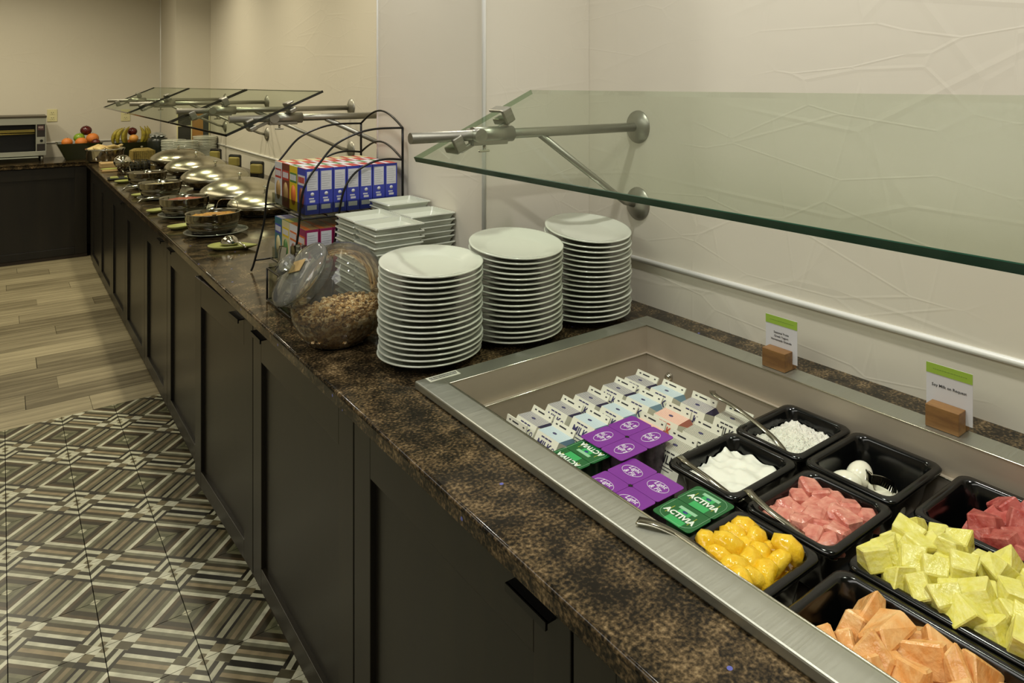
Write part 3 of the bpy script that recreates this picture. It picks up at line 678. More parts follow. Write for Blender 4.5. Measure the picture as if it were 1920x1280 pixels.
def activia(label, cx, cy, z, turn):
    t = thing('green_yogurt_pack', label, 'yogurt pack', (cx, cy, z), (0, 0, turn), 'green yogurt cup packs')
    bm = new(); lathe(bm, [(0, -0.068), (0.019, -0.068), (0.022, -0.06), (0.0255, -0.004), (0.0265, 0)], 24); cm = mesh('cup', bm, M_gc)
    for sx in (-1, 1):
        link('cup', cm, t, (sx*0.029, 0, -0.0015))
        bm = new(); loft(bm, [[(x, y, -0.0008) for x, y in rrect(0.0285, 0.041, 0.007, 3)], [(x, y, 0.0004) for x, y in rrect(0.0285, 0.041, 0.007, 3)]], smooth=False, cap0=True)
        lid = obj('foil_lid', bm, M_gl, t, (sx*0.029, 0, 0))
        bm = new(); bx(bm, (-0.0275, -0.020, 0.0004), (-0.012, 0.014, 0.0006)); obj('green_block', bm, M_gl2, lid)
        bm = new(); bx(bm, (0.012, -0.018, 0.0004), (0.019, 0.018, 0.0006)); obj('pale_band', bm, M_gb, lid)
        bm = new(); bx(bm, (0.001, -0.012, 0.0004), (0.012, 0.012, 0.00055)); obj('green_block', bm, M_gl2, lid)
        bm = new(); lathe(bm, [(0, 0.0009), (0.005, 0.0009), (0.005, 0.0006)], 12, Matrix.Diagonal((0.6, 1, 1, 1)) @ Matrix.Translation((0.014, 0, 0))); obj('blue_mark', bm, mat('blue_mark', '2b3f7a', 0.4), lid)
        for s in (-1, 1):
            bm = new(); bx(bm, (-0.014, s*0.024-0.0006, 0.0004), (0.010, s*0.024+0.0006, 0.0007)); obj('gold_line', bm, M_gy, lid)
        me = text_mesh('ACTIVIA', 0.0165, M_gw, FR_UP, 0.0006); link('lettering', me, lid, (-0.0055, 0, 0.0008))
    bm = new(); tube(bm, [(x, y, 0.0007) for x, y in rrect(0.054, 0.036, 0.02, 5)], 0.0004, 4, closed=True); obj('pale_outline', bm, M_gb, t)
    return t
activia('green foil yogurt cups between the purple packs and the peach pan', 0.889, 0.803, 0.800, 0)
activia('green foil yogurt cups upside down by the milk cartons at the front rim', 0.846, 1.055, 0.800, PI+PI/2*0)

# ------------------------------------------------------------------ table signs
def sign(label, y0, lines, ydir):
    t = thing('table_sign', label, 'sign', (1.374, y0, T+R+0.0005), group='table signs on the back rim')
    w_ = 0.062
    bm = new(); bx(bm, (0, -w_, 0), (0.030, 0, 0.042), 0.0012); bx(bm, (0.034, -w_, 0), (0.046, 0, 0.030), 0.0012); bx(bm, (0.028, -w_+0.001, 0), (0.036, -0.001, 0.012)); obj('wood_block', bm, M_ash, t)
    bm = new(); bx(bm, (0.0305, -w_-0.012, 0.0125), (0.0315, 0.012, 0.1115)); card = obj('card', bm, M_white, t)
    bm = new(); bx(bm, (0.0300, -w_-0.012, 0.092), (0.0305, 0.012, 0.1115)); obj('green_band', bm, M_green, card)
    bm = new(); x = -w_-0.002; random.seed(4)
    while x < 0.0: l_ = random.uniform(0.002, 0.005); bx(bm, (0.0298, x, 0.101), (0.0300, x+l_, 0.1022)); x += l_+0.0015
    obj('band_lettering', bm, mat('band_ink', '6f8a3c', 0.6), card)
    for i, s in enumerate(lines):
        me = text_mesh(s, 0.0068 if len(lines) > 1 else 0.0078, M_ink, FR_NX, 0.00005); link('lettering', me, card, (0.0302, -w_/2, 0.074-i*0.0085 if len(lines) > 1 else 0.071))
    return t
sign('wooden block sign with a three-line fruit and yogurt card', 1.030, ['Seasonal Fruits', 'Greek Yogurt', 'Homemade Granola'], 1)
sign('wooden block sign with the one-line soy milk card', 0.652, ['Soy Milk on Request'], 1)

# ------------------------------------------------------------------ plates
def plate_mesh():
    bm = new(); R_ = 0.1265
    P = [(0, 0.004), (0.055, 0.004), (0.058, 0.000), (0.066, 0.000), (0.069, 0.006), (0.085, 0.010), (0.112, 0.0165), (R_-0.002, 0.0205), (R_, 0.0225), (R_-0.001, 0.0245), (R_-0.005, 0.0245), (0.113, 0.0205), (0.094, 0.0160), (0.083, 0.0110), (0.074, 0.0085), (0, 0.0075)]
    lathe(bm, P, 56); return mesh('dinner_plate', bm, M_porc)
PL = plate_mesh()
def plate_stack(cx, cy, n, tiltmax, desc, sc=1.0, pitch=0.0131, grp=None, seed=1, me=PL, z0=T):
    rnd = random.Random(seed)
    for i in range(n):
        tl = tiltmax*(i/(n-1))**1.2 if n > 1 else 0
        z = z0+0.0006+i*pitch
        x = cx+rnd.uniform(-0.0025, 0.0025); y = cy+rnd.uniform(-0.0025, 0.0025)
        o = link('dinner_plate', me, None, (x, y, z+0.5*tl*0.10), (tl+rnd.uniform(-0.004, 0.004), tl*0.0+rnd.uniform(-0.004, 0.004), rnd.uniform(0, 6)))
        o.rotation_mode = 'XYZ'; o.rotation_euler.z = 0
        if sc != 1: o.scale = (sc, sc, sc)
        k = n-1-i
        w1 = 'topmost' if k == 0 else 'bottom' if i == 0 else ORD[k]+' from the top'
        tag(o, 'white round plate, %s in %s' % (w1, desc), 'plate', grp or 'dinner plates by the cold well')
plate_stack(0.822, 1.604, 17, 0.085, 'the stack nearest the granola jar', seed=1)
plate_stack(1.066, 1.597, 17, 0.135, 'the middle stack of the three', seed=2, pitch=0.0137)
plate_stack(1.318, 1.600, 17, 0.165, 'the stack in the wall corner', seed=3, pitch=0.0141)

# square dishes
def dish_mesh():
    bm = new(); h = 0.076
    def q(s, z, r): return [(x, y, z) for x, y in rrect(s, s, r, 3)]
    loft(bm, [q(0.048, 0.0, 0.006), q(0.052, 0.0, 0.006), q(h-0.003, 0.029, 0.005), q(h, 0.031, 0.005), q(h-0.001, 0.034, 0.005), q(h-0.005, 0.034, 0.004), q(0.064, 0.009, 0.006), q(0.060, 0.006, 0.006)], smooth=False, cap0=True)
    return mesh('square_dish', bm, M_porc)
SD = dish_mesh()
rnd = random.Random(9)
for (x, y, n, desc) in ((0.884, 1.985, 14, 'front stack'), (1.041, 2.085, 14, 'stack against the column'), (0.884, 2.146, 14, 'stack beside the cereal rack'), (1.035, 2.245, 15, 'back stack')):
    p = 0.0178
    for i in range(n):
        o = link('square_dish', SD, None, (x+rnd.uniform(-.0025, .0025), y+rnd.uniform(-.0025, .0025), T+0.0005+i*p), (rnd.uniform(-.01, .01), rnd.uniform(-.01, .01), rnd.uniform(-.02, .02)))
        k = n-1-i
        tag(o, 'white square dish, %s in the %s' % ('topmost' if k == 0 else 'bottom' if i == 0 else ORD[k]+' from the top', desc), 'dish', 'square white dishes')

# ------------------------------------------------------------------ granola jar
t = thing('granola_jar', 'tilted clear glass jar half full of granola with a slanted lid', 'jar', (0.684, 1.85, T+0.001)); JS = 1.12; t.scale = (JS, JS, JS)
def jar_prof(k=1.0):
    return [(0.0, 0.0), (0.052*k, 0.0), (0.066*k, 0.004), (0.088*k, 0.03), (0.103*k, 0.065), (0.1075*k, 0.105), (0.104*k, 0.145), (0.09*k, 0.185), (0.066*k, 0.212), (0.03*k, 0.226), (0.0, 0.228)]
bm = new(); lathe(bm, jar_prof(), 40)
for v in bm.verts:   # flatten the side where the mouth sits
    d = v.co.dot(Vector((-0.76, 0.0, 0.65)))-0.146
    if d > 0: v.co -= Vector((-0.76, 0.0, 0.65))*d
    v.co.y *= 0.96
obj('glass_body', bm, M_jar, t, smooth=True)
Mm = Matrix.Translation(Vector((-0.070, 0, 0.155))) @ Vector((-0.76, 0, 0.65)).to_track_quat('Z', 'Y').to_matrix().to_4x4()
bm = new(); lathe(bm, [(0.068, -0.008), (0.071, 0.004), (0.073, 0.012), (0.076, 0.014), (0.076, 0.019), (0.069, 0.019), (0.067, 0.010)], 36, Mm); obj('glass_neck', bm, M_jar2, t, smooth=True)
bm = new(); lathe(bm, [(0.074, 0.018), (0.080, 0.021), (0.080, 0.028), (0.074, 0.034), (0.040, 0.042), (0.0, 0.045)], 36, Mm); obj('glass_lid', bm, M_jar2, t, smooth=True)
bm = new(); lathe(bm, [(0.0, 0.044), (0.010, 0.046), (0.011, 0.056), (0.024, 0.060), (0.024, 0.072), (0.0, 0.076)], 20, Mm); obj('lid_knob', bm, M_jar2, t, smooth=True)
bm = new(); box(bm, (0, 0, 0), (0.045, 0.030, 0.0012), Mm @ Matrix.Translation((0.012, 0.01, 0.046)) @ Matrix.Rotation(0.4, 4, 'Z')); lb = obj('lid_label', bm, mat('kraft_label', 'a58a58', 0.6), t)
from mathutils import noise
bm = new(); M_gran2 = mat('granola', 'b99360', 0.6, bump=(140, 1.0)); N, L, b = nodes(M_gran2)
tc = N.new('ShaderNodeTexCoord'); vv = N.new('ShaderNodeTexVoronoi'); vv.inputs['Scale'].default_value = 130; L.new(tc.outputs['Object'], vv.inputs['Vector']); sp = N.new('ShaderNodeSeparateColor'); L.new(vv.outputs['Color'], sp.inputs[0])
L.new(ramp(N, L, sp.outputs[0], [(0, '6a4a26'), (0.2, 'a0783f'), (0.6, 'c49a5a'), (0.85, 'e0c698')], False), b.inputs['Base Color'])
prof = [(r*0.965, max(z, 0.003)) for r, z in jar_prof() if z < 0.07]+[(0.095, 0.066), (0.085, 0.072), (0.06, 0.077), (0.03, 0.080), (0.0, 0.081)]
lathe(bm, prof, 90)
bmesh.ops.subdivide_edges(bm, edges=[e for e in bm.edges if abs(e.verts[0].co.z-e.verts[1].co.z) > 0.008], cuts=3)
for v in bm.verts:
    c = v.co.copy(); n_ = noise.noise(c*110)*0.5+noise.noise(c*55)*0.5
    if c.z > 0.0655: v.co.z += n_*0.014+0.014*c.x/0.1
    else: v.co.x *= 1+n_*0.012; v.co.y *= 1+n_*0.012
    d = v.co.dot(Vector((-0.76, 0.0, 0.65)))-0.137
    if d > 0: v.co -= Vector((-0.76, 0.0, 0.65))*d
    v.co.y *= 0.96
g = obj('granola', bm, M_gran2, t, smooth=True); g['kind'] = 'stuff'
bm = new(); random.seed(12)
for k_ in range(700):   # loose clusters on top and against the glass
    a = random.uniform(0, 2*PI); rr = 0.097*math.sqrt(random.random()); z = 0.070+0.014*(1-rr/0.1)+random.uniform(0, 0.008)+0.014*math.cos(a)*rr/0.1
    if random.random() < 0.35: z = random.uniform(0.02, 0.07); rr = 0.078+0.34*(z-0.02) if z < 0.07 else 0.095
    s_ = random.uniform(0.0035, 0.007); vs = bmesh.ops.create_icosphere(bm, subdivisions=1, radius=s_)['verts']
    for v in vs: v.co = Vector((v.co.x*random.uniform(.7, 1.2), v.co.y*random.uniform(.7, 1.2), v.co.z*0.8))+Vector((rr*math.cos(a), rr*0.96*math.sin(a), z))
g = obj('granola_clusters', bm, M_gran2, t, smooth=False); g['kind'] = 'stuff'

# ------------------------------------------------------------------ cereal rack
t = thing('cereal_rack', 'black wire two-tier rack with arched sides holding cereal boxes', 'rack', (0.90, 2.54, T))
O = Vector((0.90, 2.54, T))
def W(pts, r=0.0038, seg=8, n=6): bm = new(); tube(bm, [p-O for p in spline(pts, n)], r, seg); return bm
Y1, Y2 = 2.355, 2.730
outer = [(0.694, 0.834), (0.706, 0.87), (0.737, 1.0), (0.748, 1.12), (0.767, 1.186), (0.81, 1.245), (0.86, 1.30), (0.93, 1.333), (1.0, 1.347), (1.098, 1.347)]
inner = [(0.84, 0.88), (0.856, 0.969), (0.873, 1.077), (0.891, 1.152), (0.927, 1.202), (0.983, 1.232), (1.04, 1.241), (1.098, 1.235)]
for y in (Y1, Y2):
    side = obj('side_frame', W([(x, y, z) for x, z in outer]), M_blackw, t)
    obj('inner_arch', W([(x, y, z) for x, z in inner]), M_blackw, side)
    obj('back_post', W([(1.098, y, 1.347), (1.098, y, T+0.004)], 0.0045), M_blackw, side)
    obj('shelf_rail', W([(0.745, y, 1.066), (1.098, y, 1.060)], 0.003), M_blackw, side)
    obj('shelf_rail', W([(0.705, y, 0.870), (1.098, y, 0.868)], 0.003), M_blackw, side)
for zt, zp in ((1.347, 1.402), (1.235, 1.287)):
    obj('back_arch', W([(1.098, Y1+(Y2-Y1)*k_/8, zt+(zp-zt)*math.sin(PI*k_/8)) for k_ in range(9)]), M_blackw, t)
for z in (1.066, 0.870):
    bm = new(); 
    for x in (0.76, 0.84, 0.92, 1.0, 1.08): tube(bm, [Vector((x, Y1, z))-O, Vector((x, Y2, z))-O], 0.0024, 6)
    obj('wire_shelf', bm, M_blackw, t)
for zb, nm in ((1.072, 'upper'), (0.876, 'lower')):
    bm = new(); a = Vector((0.762, Y1+0.012, zb))-O; b_ = Vector((1.094, Y2-0.012, zb))-O; h = 0.038
    for p, q in (((a.x, a.y, a.z), (b_.x, b_.y, a.z+0.002)), ((a.x, a.y, a.z), (a.x+0.002, b_.y, a.z+h)), ((a.x, a.y, a.z), (b_.x, a.y+0.002, a.z+h)), ((a.x, b_.y-0.002, a.z), (b_.x, b_.y, a.z+h))): bx(bm, p, q)
    obj('clear_tray', bm, M_acr, t)
# cereal boxes
def cm(n, c): return mat(n, c, 0.4)
pal = dict(blue=cm('cereal_blue', '3640a4'), white=cm('cereal_white', 'c9cad0'), red=cm('cereal_red', 'b0342a'), yellow=cm('cereal_yellow', 'd3b81e'), brown=cm('cereal_brown', '6a2f22'), magenta=cm('cereal_magenta', '8a2050'), orange=cm('cereal_orange', 'c9672a'), green=cm('cereal_green', '4b7a3c'), cream=cm('cereal_cream', 'c9bf92'), teal=cm('cereal_teal', '2c6a78'), grey=cm('cereal_grey', 'a9aab2'), tan=cm('cereal_tan', '9a7a4a'))
def cereal_box(key, front, side, top, acc1, acc2, w_, d_, h_):
    """front faces -X (width along Y), side faces -Y"""
    t = thing('cereal_box', '', 'cereal box')
    bm = new(); bx(bm, (0, -w_/2, 0), (d_, w_/2, h_))
    for f in bm.faces:
        n = f.normal; f.material_index = 0 if abs(n.x) > 0.5 else 1 if abs(n.y) > 0.5 else 2
    bm.normal_update()
    for f in bm.faces:
        n = f.normal; f.material_index = 0 if abs(n.x) > 0.5 else 1 if abs(n.y) > 0.5 else 2
    obj('carton', bm, [pal[front], pal[side], pal[top]], t)
    rn = random.Random(key); bm = new(); e = 0.0004   # front picture: name band, mascot-free bowl shape, flakes
    bx(bm, (-e, -w_*0.42, h_*0.62), (0, w_*0.42, h_*0.84)); obj('name_band', bm, pal[acc1], t)
    bm = new(); lathe(bm, [(0, -e), (w_*0.32, -e), (w_*0.32, 0)], 16, Matrix.Translation((0, 0, h_*0.34)) @ Matrix.Rotation(PI/2, 4, 'Y') @ Matrix.Diagonal((1.3, 1, 1, 1))); obj('bowl_picture', bm, pal[acc2], t)
    bm = new(); y = -w_*0.36
    while y < w_*0.34: l_ = rn.uniform(0.006, 0.011); bx(bm, (-2*e, y, h_*0.67), (-e, y+l_, h_*0.80)); y += l_+0.0025
    obj('name_lettering', bm, pal['white'] if acc1 != 'white' else pal['red'], t)
    bm = new(); bx(bm, (d_*0.1, -w_/2-e, h_*0.52), (d_*0.9, -w_/2, h_*0.94)); sp_ = obj('nutrition_panel', bm, pal['white'], t)
    bm = new()
    for k_ in range(7): bx(bm, (d_*0.16, -w_/2-2*e, h_*(0.56+0.05*k_)), (d_*rn.uniform(0.6, 0.84), -w_/2-e, h_*(0.572+0.05*k_)))
    obj('print_lines', bm, pal['grey'], sp_)
    bm = new(); bx(bm, (d_*0.12, -w_/2-e, h_*0.10), (d_*0.82, -w_/2, h_*0.20)); bx(bm, (d_*0.3, -w_/2-e, h_*0.26), (d_*0.7, -w_/2, h_*0.31)); bx(bm, (d_*0.25, -w_/2-e, h_*0.33), (d_*0.62, -w_/2, h_*0.36)); lathe(bm, [(0, -e), (d_*0.14, -e), (d_*0.14, 0)], 10, Matrix.Translation((d_*0.5, -w_/2, h_*0.44)) @ Matrix.Rotation(-PI/2, 4, 'X')); obj('side_print', bm, pal['white'], t)
    bm = new(); bx(bm, (d_*0.1, -w_*0.45, h_), (d_*0.42, w_*0.45, h_+e)); obj('top_band', bm, pal[acc1] if acc1 != top else pal['white'], t)
    return t
def tier(zb, yn, cols, w_, d_, h_, x0, tname):
    for c, (front, side, top, a1, a2, desc) in enumerate(cols):
        proto = cereal_box(c+len(tname), front, side, top, a1, a2, w_-0.002, d_-0.002, h_)
        y = yn+w_*(c+0.5)
        for k_ in range(7):
            lab = '%s cereal box, %s tier, %s from the front' % (desc, tname, ORD[k_])
            if k_ == 0: proto.location = (x0, y, zb); proto['label'] = lab; proto['group'] = 'cereal boxes on the %s tier' % tname
            else: dup(proto, (x0+d_*k_, y, zb), label=lab)
tier(1.075, 2.372, [('blue', 'blue', 'red', 'white', 'brown', 'blue'), ('yellow', 'yellow', 'white', 'green', 'orange', 'yellow'), ('brown', 'brown', 'red', 'red', 'tan', 'dark red'), ('white', 'white', 'cream', 'red', 'tan', 'white')], 0.0845, 0.0455, 0.149, 0.769, 'upper')
tier(0.879, 2.372, [('magenta', 'magenta', 'tan', 'orange', 'white', 'magenta'), ('white', 'white', 'tan', 'orange', 'brown', 'white and orange'), ('cream', 'cream', 'green', 'yellow', 'green', 'yellow green'), ('teal', 'teal', 'blue', 'blue', 'cream', 'blue and teal')], 0.0845, 0.0455, 0.146, 0.769, 'lower')
# cutlery caddy in front of the rack
t = thing('cutlery_caddy', 'clear cutlery bin in a black wire frame between the rack and the jar', 'caddy', (0.70, 2.22, T+0.001))
bm = new(); x0_, x1_, y0_, y1_, h = -0.055, 0.055, -0.115, 0.115, 0.115
for p, q in (((x0_, y0_, 0.004), (x1_, y1_, 0.006)), ((x0_, y0_, 0.004), (x0_+0.0025, y1_, h)), ((x1_-0.0025, y0_, 0.004), (x1_, y1_, h)), ((x0_, y0_, 0.004), (x1_, y0_+0.0025, h)), ((x0_, y1_-0.0025, 0.004), (x1_, y1_, h)), ((x0_, -0.001, 0.004), (x1_, 0.001, h))): bx(bm, p, q)
obj('clear_bin', bm, M_acr, t)
bm = new()
for z in (0.004, 0.10): tube(bm, [(x, y, z) for x, y in rrect(0.059, 0.119, 0.008, 3)], 0.0028, 6, closed=True)
for x, y in ((-0.059, -0.119), (-0.059, 0.119), (0.059, -0.119), (0.059, 0.119), (-0.059, 0)): tube(bm, [(x, y, 0.002), (x, y, 0.10)], 0.003, 6)
obj('wire_frame', bm, M_blackw, t)
rnd = random.Random(17); CP = {}
for kind in ('fork', 'spoon', 'knife'):
    bm = new(); L_ = []
    for z, w2 in ((0, 0.007), (0.02, 0.008), (0.05, 0.005), (0.11, 0.003), (0.135, 0.0035)): L_.append([(-w2, -0.0012, z), (w2, -0.0012, z), (w2, 0.0012, z), (-w2, 0.0012, z)])
    loft(bm, L_, cap0=True, smooth=False); CP[kind] = mesh('handle', bm, M_chrome)
k_ = 0
for i in range(7):
    for j in range(2):
        kind = ('fork', 'spoon', 'knife')[(i+j) % 3]; x = -0.03+0.045*j+rnd.uniform(-.008, .008); y = -0.095+0.032*i
        if abs(y) < 0.012: y += 0.018
        o = thing(kind, 'steel %s handle up in the cutlery bin, %s from the near end, %s row' % (kind, ORD[i], 'front' if j == 0 else 'back'), kind, (0.70+x, 2.22+y, T+0.175+rnd.uniform(-.012, .006)), (PI+rnd.uniform(-.16, .16), rnd.uniform(-.16, .16), rnd.uniform(-1, 1)), 'cutlery in the clear bin')
        link('handle', CP[kind], o)

# ------------------------------------------------------------------ sneeze guards
def guard(label, xf, zf, xb, zb, y0, y1, edge_m, th=0.0105, side_m=None):
    
    t = thing('glass_sneeze_guard', label, 'sneeze guard', ((xf+xb)/2, (y0+y1)/2, (zf+zb)/2), group='glass sneeze guard panels')
    d = Vector((xb-xf, 0, zb-zf)); L_ = d.length; ang = -math.atan2(zb-zf, xb-xf)
    Ry = Matrix.Rotation(ang, 4, 'Y'); hy = (y1-y0)/2
    bm = new(); box(bm, (0, 0, 0), (L_-0.003, 2*hy-0.003, th), Ry)
    obj('glass_pane', bm, M_glass, t)
    bm = new()
    for s in ((-1, 1) if side_m is None else (-1,)):
        vs = box(bm, (0, 0, 0), (0.0024, 2*hy, th+0.0004), Ry @ Matrix.Translation((s*(L_/2-0.0012), 0, 0)) if False else None)
        bmesh.ops.transform(bm, matrix=Ry @ Matrix.Translation((s*(L_/2-0.0012), 0, 0)) @ Matrix.Diagonal((1, 1, 1 if s < 0 else 0.25, 1)), verts=vs)
    obj('polished_edge', bm, edge_m, t); bm = new()
    for s in (-1, 1):
        sw = 0.0024 if side_m is None else 0.0010
        vs = box(bm, (0, 0, 0), (L_, sw, th+0.0004)); bmesh.ops.transform(bm, matrix=Ry @ Matrix.Translation((0, s*(hy-sw/2), 0)), verts=vs)
    obj('polished_side', bm, side_m or edge_m, t)
    return t
def bracket(label, y, xt, xh, xf, zf, xb, zb, yg, side, wallx=XW, zt=1.369, clamps=True):
    """tube from the wall at height zt to xt; pivot holder at xh; clamps gripping the glass at fractions of its slope"""
    t = thing('guard_support', label, 'bracket', (wallx, y, zt), group='satin metal sneeze guard supports')
    o = Vector((wallx, y, zt)); V = lambda x, yy, z: Vector((x, yy, z))-o
    bm = new(); cyl(bm, V(xt, y, zt), V(wallx-0.012, y, zt), 0.0138, 20); obj('tube', bm, M_satin, t)
    fl = lambda z, nm: obj(nm, (lambda b_: (lathe(b_, [(0, 0.022), (0.016, 0.020), (0.034, 0.013), (0.050, 0.004), (0.051, 0.0)], 32, Matrix.Translation(V(wallx-0.0005, y, z)) @ Matrix.Rotation(-PI/2, 4, 'Y')), b_)[1])(new()), M_satin, t, smooth=True)
    fl(zt, 'wall_flange'); fl(zt-0.236, 'wall_flange')
    bm = new(); a = Vector((xh+0.17, y, zt-0.008)); b_ = Vector((wallx-0.055, y, zt-0.225))
    tube(bm, [V(*a), V(*b_), V(wallx-0.02, y, zt-0.236)], 0.0095, 16); obj('diagonal_strut', bm, M_satin, t)
    bm = new(); cyl(bm, V(xh-0.045, y, zt), V(xh+0.075, y, zt), 0.021, 24); bx(bm, V(xh-0.05, y-0.014, zt-0.026), V(xh+0.055, y+0.014, zt), 0.002); hd = obj('pivot_holder', bm, M_satin, t)
    bm = new(); cyl(bm, V(xh-0.036, y-0.030, zt), V(xh-0.036, y+0.030, zt), 0.0175, 24); obj('pivot_disc', bm, M_satin, hd)
    bm = new(); cyl(bm, V(xh-0.01, y, zt-0.026), V(xh-0.01, y, zt-0.038), 0.004, 10); box(bm, V(xh-0.01, y, zt-0.042), (0.032, 0.007, 0.006), None, 0.002); obj('thumb_screw', bm, M_chrome, hd)
    d = Vector((xb-xf, 0, zb-zf)); n = Vector((d.z, 0, -d.x)).normalized()
    p1 = Vector((xf, yg, zf))+d*0.25; p2 = Vector((xf, yg, zf))+d*0.66
    q1 = p1+n*0.026; q2 = p2+n*0.026; q1.y = q2.y = y
    ang = Matrix.Rotation(-math.atan2(d.z, d.x), 4, 'Y')
    bm = new(); box(bm, ((q1+q2)/2)-o, ((q2-q1).length, 0.012, 0.012), ang, 0.002); obj('clamp_bar', bm, M_satin, t)
    for p in (p1, p2):
        c = Vector((p.x, (y+yg)/2, p.z)); bm = new()
        box(bm, c+n*0.020-o, (0.028, abs(y-yg)+0.020, 0.018), ang, 0.004)
        box(bm, c-n*0.012-o, (0.028, abs(y-yg)+0.020, 0.008), ang, 0.003)
        box(bm, Vector((p.x, y+(0.012 if y > yg else -0.012), p.z))+n*0.005-o, (0.030, 0.010, 0.040), ang, 0.003)
        obj('glass_clamp', bm, M_satin, t)
    return t
GX = (0.804, 1.312, 1.160, 1.479)
M_edgel = mat('glass_edge_pale', '6f7f70', 0.15)
guard('long clear glass sneeze guard with green edge over the cold well', *GX, -0.55, 1.655, M_edge, 0.0125, glassy('edge_clear', 'dde6dc', 0.2))
bracket('metal wall support of the near glass guard, beside the column', 1.605, 0.768, 0.985, *GX, 1.648, 1)
bracket('metal wall support of the near glass guard, out of view at its near end', -0.40, 0.768, 0.985, *GX, -0.45, -1)
GF = (0.640, 1.312, 0.995, 1.472)
ysp = [(2.86, 3.99), (4.02, 5.46), (5.49, 6.9)]
for i, (a, b_) in enumerate(ysp): guard('clear glass sneeze guard over the hot dishes, %s' % ('nearest the cereal rack' if i == 0 else 'middle of the far three' if i == 1 else 'farthest one'), *GF, a, b_, M_edgek, 0.009)
for i, (y, yg) in enumerate(((2.90, 2.87), (3.93, 3.97), (5.56, 5.50), (6.83, 6.88))): bracket('metal wall support of the far glass guards, %s from the column' % ORD[i], y, 0.66, 0.85, *GF, yg, 1)

# ------------------------------------------------------------------ hot dishes
def lidpan(label, x, y, Rr, zr, dome, seed):
    t = thing('chafing_pan', label, 'pan', (x, y, T+0.001), group='domed steel pans along the wall')
    z = zr-T
    bm = new(); lathe(bm, [(0, 0.012), (Rr*0.6, 0.012), (Rr*0.82, 0.02), (Rr*0.93, z-0.012), (Rr*0.99, z-0.004), (Rr*0.99, z-0.001), (Rr*0.9, z-0.002)], 48); obj('pan_body', bm, M_chrome, t)
    bm = new(); lathe(bm, [(0, 0), (Rr*0.62, 0), (Rr*0.64, 0.012), (0, 0.0121)], 32); obj('induction_base', bm, M_blk, t)
    n = 14; P = [(Rr*1.0, z), (Rr*1.005, z+0.004)]
    for i in range(1, n+1):
        a = PI/2*i/n; P.append((Rr*math.cos(a)**0.93 if i < n else 0, z+0.004+dome*math.sin(a)**1.15))
    bm = new(); lathe(bm, P, 56); lid = obj('domed_lid', bm, M_lid, t, smooth=True)
    bm = new(); zt = z+0.004+dome; lathe(bm, [(0.007, zt-0.002), (0.005, zt+0.014), (0.013, zt+0.020), (0.014, zt+0.026), (0, zt+0.030)], 14); obj('knob', bm, M_chrome, lid, smooth=True)
    bm = new()
    for s in (-1, 1):
        ang = math.radians(200) if s > 0 else math.radians(20)
        c = Vector((math.cos(ang), math.sin(ang), 0)); n2 = Vector((-c.y, c.x, 0))
        tube(bm, [c*Rr*0.90+n2*0.045+Vector((0, 0, z-0.03)), c*(Rr*0.90+0.035)+n2*0.04+Vector((0, 0, z-0.022)), c*(Rr*0.90+0.05)+Vector((0, 0, z-0.018)), c*(Rr*0.90+0.035)-n2*0.04+Vector((0, 0, z-0.022)), c*Rr*0.90-n2*0.045+Vector((0, 0, z-0.03))], 0.0045, 8)
    obj('loop_handles', bm, M_chrome, t)
LP = [(1.06, 3.90, 0.178, 0.884, 0.062), (1.045, 4.35, 0.205, 0.889, 0.082), (1.085, 5.12, 0.205, 0.889, 0.084), (1.11, 5.85, 0.205, 0.889, 0.084), (1.12, 6.58, 0.205, 0.889, 0.084)]
for i, p in enumerate(LP): lidpan('round steel pan with domed lid, %s from the cereal rack' % ORD[i], *p, i)
def foodbowl(label, x, y, content, i):
    b0 = T+0.0008
    o = thing('charger_plate', 'clear glass plate under the steel bowl, %s from the cereal rack' % ORD[i], 'plate', (x+0.012, y, b0), group='glass plates under the food bowls')
    bm = new(); lathe(bm, [(0, 0.003), (0.06, 0.003), (0.075, 0.001), (0.09, 0.005), (0.128, 0.016), (0.129, 0.019), (0.088, 0.009), (0.06, 0.006), (0, 0.006)], 48); obj('glass_disc', bm, M_jar, o, smooth=True)
    bm = new(); tube(bm, [(0.1285*math.cos(a), 0.1285*math.sin(a), 0.0178) for a in [2*PI*q/48 for q in range(48)]], 0.0018, 6, closed=True); obj('glass_rim', bm, mat('glass_rim', '8f9488', 0.1, 0.4), o, smooth=True)
    t = thing('food_bowl', label, 'bowl', (x, y, b0+0.0065), group='banded steel bowls along the counter front')
    bm = new(); h = 0.092
    lathe(bm, [(0, 0), (0.075, 0), (0.086, 0.006), (0.096, 0.022), (0.099, 0.026), (0.098, 0.029), (0.104, 0.046), (0.107, 0.050), (0.106, 0.053), (0.109, 0.070), (0.111, 0.072), (0.111, h), (0.113, h+0.002), (0.108, h+0.003), (0.106, h-0.004), (0.10, 0.05), (0.08, 0.02), (0, 0.016)], 56); obj('bowl_body', bm, mat('bowl_steel', '8f8d80', 0.1, 1.0), t, smooth=True)
    bm = new(); lathe(bm, [(0.1045, 0.076), (0.08, 0.080), (0.04, 0.084), (0, 0.086)], 30)
    for v in bm.verts: v.co.z += 0.008*NZ.noise(v.co*60+Vector((i*3.3, 0, 0)))
    g = obj('hot_food', bm, content, t, smooth=True)
M_curry = mat('scrambled_food', 'c9952c', 0.45, bump=(120, 1), noise=(60, '8a4a18', 0.8)); M_sal = mat('red_salsa', '8a3420', 0.35, bump=(120, 1), noise=(50, 'b0663a', 0.7)); M_bn = mat('brown_food', '5a4428', 0.5, bump=(120, 1)); M_gr = mat('oat_food', '9a8a60', 0.5, bump=(120, 1))
